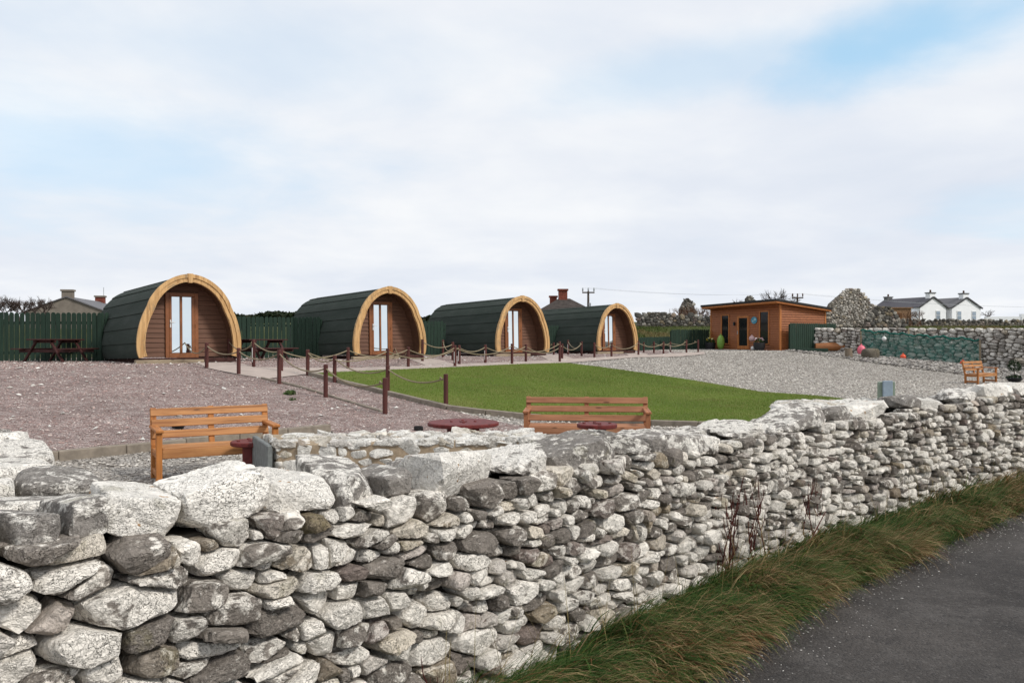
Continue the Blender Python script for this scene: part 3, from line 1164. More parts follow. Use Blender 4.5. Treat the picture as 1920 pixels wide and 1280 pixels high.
for x0, x1, hh, tint, zt, tl in CAPS:
    t0, t1 = WP.t_of_px(x0), WP.t_of_px(x1)
    _ct += [t0 * .8 + t1 * .2, t0 * .2 + t1 * .8]
    _cz += [zt - hh, zt - hh]
_o = np.argsort(_ct)
_ct, _cz = np.array(_ct)[_o], np.array(_cz)[_o]


def HWF(t):
    return float(np.interp(t, _ct, _cz))


ta_, tb_ = WP.t_of_px(520), WP.t_of_px(1180)
S = np.vstack([course_seeds(T_VIS0 - .6, ta_, HWF, .052, .115, 1.3, 3.5), course_seeds(ta_, tb_, HWF, .05, .10, 1.2, 3.2), course_seeds(tb_, WP.L, HWF, .05, .092, 1.1, 2.9)])


def wall_lod(t, z):
    d = WP.at(t)[1]
    return 4 if d < 4.6 else 3 if d < 9.6 else 2


ws = stone_wall_face(S, WP.L, HW, 2.05, .0058, wall_lod, p=(28, 70), chips=11, rough=.055, prot=.034, keep=lambda t, z: t > T_VIS0 - .5, Hfn=HWF, low=.3)


def wall_rank(info):
    t, z, r = info
    q = WP.at(t)
    px = 960 + FPX * q[0] / q[1]
    py = 640 + FPX * (EYE - z) / q[1]
    vis = -60 < px < 1960 and py < 1330
    return r / np.hypot(*q) * (1 if vis else .01)


special = {}
for px, py in ((985, 917), (1098, 922), (592, 957), (1226, 1152)):
    best = min([i for i in range(len(ws)) if ws[i][2][2] < (.075 if px < 1200 else .06)], key=lambda i: (960 + FPX * WP.at(ws[i][2][0])[0] / WP.at(ws[i][2][0])[1] - px) ** 2 + (640 + FPX * (EYE - ws[i][2][1]) / WP.at(ws[i][2][0])[1] - py) ** 2)
    special[best] = BLACKSTONE
place_stones(ws, wall_map, wall, STONE, 'stone', 300, wall_rank, special)
# dark packing behind the face stones
tt = np.linspace(max(0, T_VIS0 - .7), WP.L, 80)
V = []
hwf = np.array([HWF(t) for t in tt])
for zc, oc in ((-.4, -.085), (-.02, -.12), (-.02, -.38), (-.4, -.38)):
    q = WP.at(tt) + WP.nrm(tt) * oc
    V.append(np.concatenate([q, (hwf + zc if zc > -.1 else np.full(len(tt), zc))[:, None]], 1))
V = np.stack(V, 1).reshape(-1, 3) - np.array(wall.location)
F = []
for i in range(len(tt) - 1):
    for k in range(4):
        F.append((i * 4 + k, i * 4 + (k + 1) % 4, i * 4 + 4 + (k + 1) % 4, i * 4 + 4 + k))
link('core', mesh_np('core', V, np.array(F)), CORE, wall)

cap_list = []
cap_end = -9.0
for x0, x1, hh, tint, zt, tl in CAPS:
    t0, t1 = WP.t_of_px(x0), WP.t_of_px(x1)
    t0 = max(t0, cap_end + .012)
    cap_end = t1
    cap_list.append(((t0 + t1) / 2, -.17, zt - hh / 2, t1 - t0, .36, hh, tint, tl))
t = T_VIS0 - .5
while t < WP.L - .3:
    w = rng.uniform(.18, .38) * wall_scale(t)
    h = rng.uniform(.08, .12)
    cap_list.append((t + w / 2, -.34, HWF(t + w / 2) + h * .30, w, .2, h, rng.uniform(.1, .9), None))
    t += w * .95
for t, o, z, w, dp, h, tint, tl in cap_list:
    N = np.vstack([np.eye(3), -np.eye(3)])
    N = N + rng.normal(0, .12, N.shape)
    N /= np.linalg.norm(N, axis=1, keepdims=True)
    Hh = np.array((w / 2, dp / 2, h / 2, w / 2, dp / 2, h / 2)) * rng.uniform(.95, 1.05, 6)
    d = WP.at(t)[1]
    lv = 5 if (d < 3.9 and o > -.3) else 4 if d < 7 else 3
    P = rock(N, Hh, lv, rng.uniform(20, 40), 16, .045)
    th = tl if tl is not None else rng.normal(0, .09)
    tw = rng.normal(0, .10)
    Rm = np.array([[math.cos(th), 0, -math.sin(th)], [0, 1, 0], [math.sin(th), 0, math.cos(th)]]) @ np.array([[math.cos(tw), -math.sin(tw), 0], [math.sin(tw), math.cos(tw), 0], [0, 0, 1]])
    P = P @ Rm.T + (t, o, z)
    c = np.tile(np.array((np.clip(tint + rng.uniform(-.05, .05), 0, 1), rng.uniform(0, .9), rng.uniform(0, .85))), (len(P), 1))
    me = mesh_np('cap_stone', wall_map(P) - np.array(wall.location), ICO[lv][1], True, {'rnd': c})
    me.set_sharp_from_angle(angle=R(14))
    link('cap_stone', me, STONE_CAP, wall)

# heaped thick end of the wall where a side wall runs off inland
side = empty('dry_stone_wall', (-2.4, 3.4, -.1))
tag(side, 'short heaped stone wall running inland at the left edge of the photo', 'wall', kind='thing')
SP = Path2([(-1.78, 2.95), (-2.45, 3.85), (-3.3, 5.0)], smooth=False)
for k in range(2):
    sg = 1 if k == 0 else -1
    Ls = SP.L
    S2 = seeds_for(Ls, 1.0, [(.15, 2), (.10, 4), (.06, 5)], 1.8)
    st2 = stone_wall_face(S2, Ls, 1.0, 1.8, .005, lambda t, z: 2)
    place_stones(st2, lambda P: np.concatenate([SP.at(P[:, 0]) + SP.nrm(P[:, 0]) * (sg * (.24 + P[:, 1]))[:, None], P[:, 2:3] - .1], 1), side, STONE, 'stone', 60, lambda i: i[2])
m = MB()
a, b2 = SP.at(0), SP.at(SP.L)
m.bar((a[0] + 2.4, a[1] - 3.4, .48), (b2[0] + 2.4, b2[1] - 3.4, .48), .40, 1.0)
m.build('core', CORE, side)
for t, o, z, w, dp, h, tint in ((.05, .02, 1.0, .46, .5, .12, .6), (.45, -.12, 1.0, .40, .34, .12, .85), (.45, .2, 1.03, .42, .3, .12, .35), (.88, .0, 1.02, .44, .5, .15, .8), (1.28, .05, 1.03, .4, .5, .16, .7), (1.62, 0, 1.05, .42, .5, .2, .75), (2.05, 0, 1.0, .4, .5, .18, .4), (2.45, 0, 1.0, .4, .5, .18, .5)):
    N = np.vstack([np.eye(3), -np.eye(3)]) + rng.normal(0, .1, (6, 3))
    N /= np.linalg.norm(N, axis=1, keepdims=True)
    P = rock(N, np.array((w / 2, dp / 2, h / 2) * 2), 4, 16.0, 18, .06) + (t, o, z - .03)
    q = SP.at(P[:, 0]) + SP.nrm(P[:, 0]) * P[:, 1:2]
    # beyond the ends keep going along the line
    W = np.concatenate([q, P[:, 2:3]], 1)
    ex = np.clip(-P[:, 0], 0, None) - np.clip(P[:, 0] - SP.L, 0, None)
    dirv = (b2 - a) / np.linalg.norm(b2 - a)
    W[:, :2] -= dirv * ex[:, None]
    link('cap_stone', mesh_np('cap_stone', W - np.array(side.location), ICO[4][1], True, {'rnd': np.tile((tint * .6, rng.uniform(0, .9), rng.uniform(0, .85)), (len(P), 1))}), STONE_CAP, side)
# ------------------------------------------------------------------ glamping pods
PROF = [(.0, .955), (.05, .982), (.10, .996), (.175, 1.0), (.27, .988), (.365, .96), (.45, .922), (.53, .872), (.61, .808), (.69, .76), (.75, .70), (.82, .612), (.87, .528), (.92, .418), (.955, .314), (.98, .21), (.995, .105), (1.0, 0.0)]
PH, PW, PL = 2.5, 1.5, 6.0
_h = np.array([(w * PW, h * PH) for h, w in PROF])
half = catmull(np.vstack([_h, _h[-2] * (-1, 1)]), 5)[:-5]          # right half, foot to crown (x, z)
full = np.vstack([half, half[::-1][1:] * (-1, 1)])                         # right foot over the crown to left foot
arc = np.concatenate([[0], np.cumsum(np.linalg.norm(np.diff(full, axis=0), axis=1))])
ALEN = arc[-1]


def arch(a, off=0.0):
    """point at arc length a, moved outward by off"""
    a = np.atleast_1d(a)
    p = np.stack([np.interp(a, arc, full[:, 0]), np.interp(a, arc, full[:, 1])], -1)
    e = .04
    q0 = np.stack([np.interp(a - e, arc, full[:, 0]), np.interp(a - e, arc, full[:, 1])], -1)
    q1 = np.stack([np.interp(a + e, arc, full[:, 0]), np.interp(a + e, arc, full[:, 1])], -1)
    d = q1 - q0
    d /= np.linalg.norm(d, axis=1, keepdims=True)
    n = np.stack([d[:, 1], -d[:, 0]], -1)
    r = p + n * off
    r[:, 1] = np.maximum(r[:, 1], 0.0)
    return r


def band(mb, a0, a1, o_in, o_out, y0, y1, n=10, o_in2=None, o_out2=None):
    """solid strip along the arch between two offsets; the offsets may change from one end to the other"""
    A = np.linspace(a0, a1, n + 1)
    oi = np.linspace(o_in, o_in if o_in2 is None else o_in2, n + 1)
    oo = np.linspace(o_out, o_out if o_out2 is None else o_out2, n + 1)
    v = []
    for k in range(n + 1):
        pi = arch(A[k], oi[k])[0]
        po = arch(A[k], oo[k])[0]
        v += [(pi[0], y0, pi[1]), (po[0], y0, po[1]), (po[0], y1, po[1]), (pi[0], y1, pi[1])]
    f = []
    for k in range(n):
        for j in range(4):
            f.append((k * 4 + j, k * 4 + (j + 1) % 4, k * 4 + 4 + (j + 1) % 4, k * 4 + 4 + j))
    f += [(0, 1, 2, 3), (n * 4 + 3, n * 4 + 2, n * 4 + 1, n * 4)]
    mb.add(v, f)
    return mb


inner_pts = arch(np.linspace(0, ALEN / 2, 60), -.13)


def inner_w(z):
    """half width of the porch opening at height z"""
    return float(np.interp(z, inner_pts[:, 1], inner_pts[:, 0])) if z < inner_pts[-1, 1] else 0.0


YW = 0.62                      # front wall set back under the hood


def make_pod():
    root = empty('glamping_pod')
    NP = 7
    seg = ALEN / 2 / NP
    for sgn in (0, 1):
        for k in range(NP):
            lo, hi = k * seg, (k + 1) * seg + .05
            hi = min(hi, ALEN / 2)
            if sgn:
                a0, a1 = ALEN - lo, ALEN - hi
            else:
                a0, a1 = lo, hi
            band(MB(), a0, a1, -.03, .032, .045, PL, 7, -.03, .006).build('roof_panel', PODROOF, root)
    rc = MB()
    band(rc, ALEN / 2 - .12, ALEN / 2 + .12, .0, .03, .046, PL + .01, 4)
    rc.build('ridge_cap', PODROOF, root)
    # hood lining and back wall
    m = MB()
    band(m, 0.0, ALEN, -.13, -.034, .05, PL - .05, 48)
    m.build('lining', LINING, root)
    bp = arch(np.linspace(0, ALEN, 50), -.14)
    MB().prism([tuple(p) for p in bp], PL - .12, PL - .06).build('back_wall', SIDING, root)
    # curved fascia in two halves with a raised outer edge, key block at the crown
    for s0, s1 in ((0.0, ALEN / 2 - .05), (ALEN, ALEN / 2 + .05)):
        f_ = MB()
        band(f_, s0, s1, -.175, .060, -.045, .045, 26)
        fo = f_.build('fascia', FASCIA, root, bev=0)
        e = MB()
        band(e, s0, s1, -.045, .070, -.075, -.046, 26)
        e.build('fascia_edge', FASCIA, fo)
        e = MB()
        band(e, s0, s1, -.172, -.142, -.058, -.0455, 26)
        e.build('fascia_bead', FASCIA, fo)
    kp = arch(ALEN / 2, 0)[0]
    MB().prism([(-.06, kp[1] - .205), (.06, kp[1] - .205), (.085, kp[1] + .085), (-.085, kp[1] + .085)], -.085, .05).build('key_block', FASCIA, root, bev=.008)
    # front wall of lapped boards, cut to the arch
    D0, D1, DT = -.57, .43, 2.03          # door opening: left, right, head
    pitch = .148
    zc = .03
    MB().prism([tuple(p) for p in arch(np.linspace(0, ALEN, 50), -.14)], YW + .03, YW + .06).build('front_wall', SIDING, root)
    while zc < PH - .2:
        z0, z1 = zc, min(zc + pitch - .008, PH - .15)
        w = min(inner_w(z0), inner_w(z1)) + .012
        spans = [(-w, D0), (D1, w)] if z0 < DT - .02 else [(-w, w)]
        for x0, x1 in spans:
            if x1 - x0 < .04:
                continue
            # each board leans out at its foot over the one below
            w0, w1 = inner_w(z0) + .012, inner_w(z1) + .012
            xa0, xa1 = (x0, x1), (x0, x1)
            if x0 == -w:
                xa0, xa1 = (-w0, x1 if x1 != w else w0), (-w1, x1 if x1 != w else w1)
            elif x1 == w:
                xa0, xa1 = (x0, w0), (x0, w1)
            v = [(xa0[0], YW - .022, z0), (xa0[1], YW - .022, z0), (xa1[1], YW - .002, z1), (xa1[0], YW - .002, z1), (xa0[0], YW + .03, z0), (xa0[1], YW + .03, z0), (xa1[1], YW + .03, z1), (xa1[0], YW + .03, z1)]
            MB().add(v, [(0, 1, 2, 3), (7, 6, 5, 4), (0, 4, 5, 1), (3, 2, 6, 7), (0, 3, 7, 4), (1, 5, 6, 2)]).build('siding_board', SIDING, root)
        zc += pitch
    # glazed door
    door = MB()
    for c, d in (((D0 + .055, 0, DT / 2), (.11, .1, DT)), ((D1 - .055, 0, DT / 2), (.11, .1, DT)), (((D0 + D1) / 2, 0, DT - .06), (D1 - D0 - .224, .1, .12)), (((D0 + D1) / 2, 0, .075), (D1 - D0 - .224, .1, .15))):
        door.box((c[0], YW - .02, c[2]), d)
    do = door.build('door', OAK, root, bev=.006)
    sash = MB()
    xm = (D0 + D1) / 2 - .03
    for c, d in (((D0 + .15, 0, 1.03), (.075, .06, 1.74)), ((D1 - .16, 0, 1.03), (.095, .06, 1.74)), ((xm, 0, 1.03), (.075, .06, 1.74)),):
        sash.box((c[0], YW - .045, c[2]), d)
    sash.build('door_sash', OAK, do, bev=.006)
    for x0, x1 in ((D0 + .187, xm - .037), (xm + .037, D1 - .207)):
        MB().box(((x0 + x1) / 2, YW - .04, 1.03), (x1 - x0 + .004, .012, 1.74)).build('pane', MIRROR, do)
    h = MB().box((D0 + .145, YW - .085, 1.06), (.032, .014, .24))
    h.tube([(D0 + .145, YW - .09, 1.10), (D0 + .145, YW - .13, 1.10), (D0 + .27, YW - .13, 1.10)], .012, 8)
    h.build('door_handle', WHITEPAINT, do)
    for z in (.3, 1.0, 1.78):
        MB().tube([(D1 - .10, YW - .085, z - .05), (D1 - .10, YW - .085, z + .05)], .013, 8).build('hinge', OAK, do)
    # key safe beside the door, plinth and skirting
    MB().box((-1.02, YW - .045, 1.55), (.09, .05, .13)).build('key_safe', METALGREY, root, bev=.01)
    MB().box((0, .33, -.075), (2.86, .62, .135)).build('plinth', PLINTH, root, bev=.01)
    MB().box((0, PL / 2 + .3, -.11), (2.62, PL - .75, .2)).build('floor_frame', PLINTH, root)
    return root


pod_info = [(357, 152, 'nearest and largest green pod with arched timber front, beside the picnic table'),
            (732, 124, 'second nearest green arched pod, between lawn corner and green fence'),
            (980.5, 103, 'third green arched pod, in front of the house with red chimney'),
            (1158, 86, 'farthest and smallest green arched pod, nearest the orange cabin')]
pod0 = make_pod()
register(pod0)
PODS = []
for i, (cx_, hpx, lab) in enumerate(pod_info):
    Y = FPX * PH / hpx
    o = pod0 if i == 0 else dup(pod0)
    o.location = ((cx_ - 960) / FPX * Y, Y, EYE - .198 * PH)
    o.rotation_euler = (R(-1.3), 0, R(38.8))
    tag(o, lab, 'pod', 'row of green arched glamping pods')
    PODS.append(o)
AX, AY = Vector((.779, .627, 0)), Vector((-.627, .779, 0))
# pale sleeper in front of each pod and stacked feet
for i, o in enumerate(PODS):
    p = o.location + AX * (-.55) + AY * .02
    sl = MB().bar((-1.05, 0, 0), (.95, 0, 0), .2, .15).build('timber_sleeper', TIMBER_PALE, None, bev=.015)
    sl.location = (p.x, p.y, g1(p.x, p.y) + .05)
    sl.rotation_euler = (0, 0, R(38.8))
    tag(sl, ['pale timber sleeper under the front of the nearest pod', 'pale timber sleeper under the front of the second pod', 'pale timber sleeper under the front of the third pod', 'pale timber sleeper under the front of the farthest pod'][i], 'sleeper', 'sleepers at the pod fronts')

# ------------------------------------------------------------------ green palisade fences
arc_t = [(.0725 * math.cos(a), .0725 * math.sin(a)) for a in np.linspace(0, math.pi, 9)]


def slat_mesh(H):
    poly = [(-.0725, 0), (.0725, 0)] + [(x, H - .0725 + z) for x, z in arc_t]
    v = [(p[0], -.011, p[1]) for p in poly] + [(p[0], .011, p[1]) for p in poly]
    n = len(poly)
    f = [tuple(range(n)), tuple(range(2 * n - 1, n - 1, -1))] + [(i, i + n, (i + 1) % n + n, (i + 1) % n) for i in range(n)]
    me = bpy.data.meshes.new('slat')
    me.from_pydata(v, [], f)
    me.materials.append(FENCE)
    return me


SLATS = {}


def fence(a, b, H, label, pitch=.168, flip=1, z=None):
    a, b = np.array(a, float), np.array(b, float)
    L = np.linalg.norm(b - a)
    ang = math.atan2(b[1] - a[1], b[0] - a[0])
    z0 = g1(*a) if z is None else z
    root = empty('palisade_fence', (a[0], a[1], z0), ang)
    tag(root, label, 'fence', 'green palisade fences', kind='thing')
    hm = round(H, 2)
    if hm not in SLATS:
        SLATS[hm] = slat_mesh(hm)
    n = int(L / pitch)
    for k in range(n + 1):
        q = a + (b - a) * (k * pitch / L)
        dz = (g1(*q) if z is None else z) - z0
        o = link('slat', SLATS[hm], FENCE, root, (k * pitch, random.uniform(-.004, .004), dz + random.uniform(-.012, .008)))
        o.rotation_euler = (0, random.uniform(-.006, .006), 0)
    ze = (g1(*b) if z is None else z) - z0
    for h in (.3, H - .35):
        MB().bar((0, .035 * flip, h), (L, .035 * flip, h + ze), .045, .09).build('rail', FENCE, root)
    k = 0.0
    while k <= L + .01:
        q = a + (b - a) * (k / L)
        dz = (g1(*q) if z is None else z) - z0
        MB().box((k, .10 * flip, dz + H / 2 - .05), (.09, .09, H - .1)).build('post', FENCE, root)
        k += L / max(1, round(L / 1.85))
    return root


fence((-19.5, 27.6), (-13.95, 28.0), 1.66, 'long dark green palisade fence behind the picnic table at left edge')
fence((-13.2, 29.2), (-13.95, 28.0), 1.66, 'short green fence panel closing against the nearest pod', flip=-1)
fence((-12.0, 31.6), (-8.75, 33.0), 1.66, 'green palisade fence between the nearest and second pod')
fence((-8.75, 33.0), (-7.6, 32.6), 1.66, 'short green fence panel against the side of the second pod')
fence((-5.6, 38.4), (-3.2, 39.6), 1.66, 'green palisade fence between the second and third pod')
fence((1.8, 46.5), (3.6, 47.2), 1.6, 'green palisade fence between the third and farthest pod')
fence((8.0, 51.8), (10.4, 54.5), .86, 'low green fence just past the farthest pod, below the grass bank')
fence((10.3, 53.2), (13.05, 54.9), 1.32, 'taller green fence joining the left corner of the orange cabin')
fence((16.45, 48.75), (19.75, 50.5), 1.70, 'green palisade fence on the right side of the orange cabin', z=1.0)

# ------------------------------------------------------------------ benches


def bench(label, loc, rz, L, mats, H=.82):
    mx, mz, my = mats
    root = empty('bench', loc, rz)
    tag(root, label, 'bench', 'stained timber garden benches')
    hx = L / 2
    for x in (-hx + .035, hx - .035):
        MB().bar((x, -.27, 0), (x, -.27, .60), .07, .07, (0, 1, 0)).build('leg', mz, root, bev=.005)
        MB().bar((x, .20, 0), (x, .20, .42), .07, .07, (0, 1, 0)).build('leg', mz, root, bev=.005)
        MB().bar((x, -.23, .10), (x, .165, .10), .05, .07).build('stretcher', my, root, bev=.005)
        MB().bar((x, -.23, .335), (x, .165, .335), .05, .09).build('seat_bearer', my, root, bev=.005)
        MB().bar((x, -.34, .622), (x, .31, .635), .095, .04).build('armrest', my, root, bev=.008)
    for x in (-hx + .035, 0.0, hx - .035):
        MB().bar((x, .215, .38), (x, .325, H), .07, .05, (0, 1, 0)).build('back_post', mz, root, bev=.005)
    for z in (H - .325, H - .187, H - .052):
        y = .19 + (z - .38) * .25
        MB().box((0, y - .012, z), (L if z > H - .06 else L - .02, .028, .095), rx=R(-14)).build('back_slat', mx, root, bev=.005)
    for y in (-.22, -.065, .09):
        MB().box((0, y, .40), (L - .15, .145, .03)).build('seat_slat', mx, root, bev=.005)
    MB().box((0, -.292, .345), (L - .145, .03, .11)).build('seat_apron', mx, root, bev=.005)
    return root


B1 = (BENCH, BENCH_Z, BENCH_Y)
B2 = (BENCH2, BENCH2_Z, BENCH2_Y)
bench('orange stained bench behind the wall at left, beside a red drum table', (-3.77, 10.49, -.10), R(30), 1.45, B1, .86)
bench('wide reddish bench in front of the lawn kerb, facing the wall', (1.16, 12.85, -.10), R(-5), 1.92, B2)
q = gp(1838, 719)
bench('small orange bench standing on shingle below the green netting', (q[0] + .1, q[1] + .2, g1(*q)), R(38), 1.75, B1, .90)


def picnic(label, loc, rz):
    root = empty('picnic_table', loc, rz)
    tag(root, label, 'picnic table', 'dark picnic tables by the pods')
    for k in range(5):
        MB().box((0, -.32 + k * .16, .74), (1.8, .145, .04)).build('top_plank', PICNIC, root, bev=.005)
    for y in (-.78, .78):
        for j in (-.07, .075):
            MB().box((0, y + j, .44), (1.8, .135, .04)).build('seat_plank', PICNIC, root, bev=.005)
    for x in (-.62, .62):
        for s in (-1, 1):
            MB().bar((x, s * .68, 0), (x, s * .22, .72), .05, .1, (1, 0, 0)).build('leg', PICNIC, root, bev=.005)
        MB().bar((x + .05, -.86, .38), (x + .05, .86, .38), .05, .1).build('seat_bearer', PICNIC, root, bev=.005)
        MB().bar((x + .05, -.38, .68), (x + .05, .38, .68), .05, .09).build('top_bearer', PICNIC, root, bev=.005)
    return root


q = gp(86, 680)
picnic('dark brown picnic table in front of the long green fence', (q[0], q[1] + .6, g1(*q)), R(84))
q = gp(492, 677)
picnic('dark picnic table half hidden between nearest and second pod', (q[0] - .2, q[1] + .5, g1(*q)), R(60))
q = gp(825, 666)
picnic('dark picnic table half hidden between second and third pod', (q[0], q[1] + .3, g1(*q)), R(60))
q = gp(1068, 662)
picnic('dark picnic table half hidden between third and farthest pod', (q[0], q[1], g1(*q)), R(60))


def drum(label, loc, r, h):
    root = empty('drum_table', loc, random.uniform(0, 3))
    tag(root, label, 'table', 'red cable drum tables')
    top = MB().lathe([(r - .012, h - .055), (r, h - .045), (r, h - .01), (r - .012, h)], 40).build('table_top', DRUM, root)
    k = -r + .06
    MB().lathe([(.055, h - .002), (.055, h + .012)], 14).build('hub', DRUM, top)
    for a in range(4):
        MB().lathe([(.022, h), (.02, h + .014)], 8, (.17 * math.cos(a * 1.57 + .4), .17 * math.sin(a * 1.57 + .4), 0)).build('bolt', DRUM, top)
    MB().lathe([(r * .46, .05), (r * .46, h - .054)], 24).build('drum', DRUM, root)
    MB().lathe([(r - .01, 0), (r, .012), (r, .048), (r - .01, .056)], 40).build('drum_base', DRUM, root)
    return root


drum('small red cable drum table beside the left bench', (-3.17, 10.1, -.10), .26, .49)
drum('big red cable drum table behind the mortared stone planter', (-.70, 11.85, -.10), .51, .55)
drum('small red cable drum table in front of the wide reddish bench', (1.10, 10.7, -.10), .26, .64)

# ------------------------------------------------------------------ rope posts and ropes
CHAINS = [
    ('the left edge of the gravel path', [(345.5, 635, 680.5), (387.5, 642, 691), (447.5, 652, 703), (523.5, 656, 720.5), (610.7, 683, 746), (722, 708, 777)]),
    ('the left edge of the lawn', [(577, 655, 704.5), (627.5, 666, 718), (727, 685, 741), (836, 701, 766)]),
    ('the far edge of the lawn', [(577, 655, 704.5), (726.5, 653, 696), (853, 647, 688), (960, 644, 683), (1049.5, 640, 679)]),
    ('the white shingle edge of the path', [(1114.5, 642, 670.5), (1146.5, 642, 669), (1197, 639, 666), (1244, 640, 664), (1287, 637, 662)]),
    ('the pod side of the path', [(475.5, 636, 689), (527.5, 652, 697), (652.5, 651, 692.5), (765.5, 650, 689), (861, 647, 684), (910, 646, 681.5), (986, 645, 679), (1054, 644, 673), (1090.5, 640, 668)]),
    ('the door path of the nearest pod', [(429.5, 635, 679.5), (475.5, 636, 689)]),
    ('the left side of the second pod door path', [(737, 636, 672), (765.5, 650, 689)]),
    ('the right side of the second pod door path', [(792, 636, 678), (849, 641, 676), (830.5, 637, 670)]),
    ('the left side of the third pod door path', [(996, 636, 665), (1038, 642, 666)]),
    ('the right side of the third pod', [(1065, 637, 665), (1090.5, 640, 668)]),
    ('the cabin end of the path', [(1175.5, 636, 661), (1207, 641, 661), (1226, 640, 662.5), (1257, 640, 661.5), (1309, 637, 661)]),
]
ORD = ['first', 'second', 'third', 'fourth', 'fifth', 'sixth', 'seventh', 'eighth', 'ninth']
POSTS = {}
post_me = {}


def rope_post(px, yt, yb, where, k, n):
    key = (px, yb)
    if key in POSTS:
        return POSTS[key]
    q = gp(px, yb)
    z = g1(*q)
    h = min(max((yb - yt) / FPX * q[1], .55), 1.05)
    r = .052
    root = empty('rope_post', (q[0], q[1], z))
    lab = f'{ORD[k]} rope post from left along {where}'
    tag(root, lab, 'post', 'red-brown rope posts')
    MB().lathe([(r, -.1), (r, h - .012), (r - .012, h)], 14).build('post_shaft', POST, root, smooth=True)
    if (k + int(px)) % 5 == 0:
        MB().box((-.02, -r - .006, h * .45), (.014, .012, h * .5)).build('light_strip', WHITEPAINT, root)
    POSTS[key] = (q[0], q[1], z, h)
    return POSTS[key]


for where, lst in CHAINS:
    P = [rope_post(px, yt, yb, where, k, len(lst)) for k, (px, yt, yb) in enumerate(sorted(lst))]
    order = [rope_post(px, yt, yb, where, 0, 1) for px, yt, yb in lst]
    m = MB()
    for (x0, y0, z0, h0), (x1, y1, z1, h1) in zip(order[:-1], order[1:]):
        L = math.hypot(x1 - x0, y1 - y0)
        sag = .085 * L ** .9 + .03
        pts = []
        for u in np.linspace(0, 1, 15):
            z = (z0 + h0 - .09) * (1 - u) + (z1 + h1 - .09) * u - sag * 4 * u * (1 - u)
            pts.append((x0 + (x1 - x0) * u, y0 + (y1 - y0) * u, z))
        m.tube(pts, .0175, 7)
    # knot near the first end
    x0, y0, z0, h0 = order[-1]
    x1, y1, z1, h1 = order[-2]
    d = Vector((x1 - x0, y1 - y0, 0)).normalized()
    c = Vector((x0, y0, z0 + h0 - .11)) + d * .16
    m.tube([c + Vector((0, 0, .03)) + d * .03, c + d * .05 - Vector((0, 0, .02)), c - d * .03 + Vector((.02, 0, -.03)), c + Vector((-.02, .01, .03)), c + d * .04 + Vector((0, -.03, 0))], .019, 6)
    o = m.build('rope', ROPE, None, smooth=True)
    tag(o, f'sagging hemp rope strung between posts along {where}', 'rope', 'hemp ropes between the posts')
# ------------------------------------------------------------------ orange timber cabin
cab = empty('timber_cabin', (15.9, 49.0, g1(15.9, 49.0)), math.atan2(-.906, .42) + math.pi)
tag(cab, 'orange timber cabin with flat sloping roof beyond the farthest pod', 'cabin')
# local axes: +x runs along the front from the right corner to the left corner, -y... front faces local +y
CL, CD = 6.4, 3.55
CZ = EYE + 70 * 49 / FPX - g1(15.9, 49.0)            # front wall height at the right corner


def ctop(x, y):
    return CZ - .015 * x - .105 * y


# local y here runs towards the back
M_c = Matrix(((-1, 0, 0), (0, 1, 0), (0, 0, 1)))


def cb(mb):
    return mb


front_dir = Vector((-.42, .906, 0))
back_dir = Vector((.906, .42, 0))
cab.rotation_euler = (0, 0, 0)


def cw(x, y, z):
    return tuple(front_dir * x + back_dir * y + Vector((0, 0, z)))


def cbox(x0, x1, y0, y1, z0, z1, zt=None):
    v = []
    for x in (x0, x1):
        for y in (y0, y1):
            for k in (0, 1):
                v.append(cw(x, y, (z0, z1)[k] if zt is None or k == 0 else zt(x, y)))
    return MB().add(v, [(0, 1, 3, 2), (4, 6, 7, 5), (0, 4, 5, 1), (2, 3, 7, 6), (0, 2, 6, 4), (1, 5, 7, 3)])


cbox(.02, CL - .02, .02, CD - .02, -.15, 0, lambda x, y: ctop(x, y) - .02).build('wall', SHEDWOOD, cab)
def lap(a, b_, z0, z1, side_):
    """one lapped board, its foot standing proud; side_ 1 = right-hand wall"""
    pr = [(-.048, z0), (-.006, z1), (.016, z1), (.016, z0)]
    v_ = [cw(e, o_, zq) if not side_ else cw(o_, e, zq) for e in (a, b_) for o_, zq in pr]
    MB().add(v_, [(0, 1, 2, 3), (7, 6, 5, 4), (0, 4, 5, 1), (1, 5, 6, 2), (2, 6, 7, 3), (3, 7, 4, 0)]).build('siding_board', SHEDWOOD, cab)


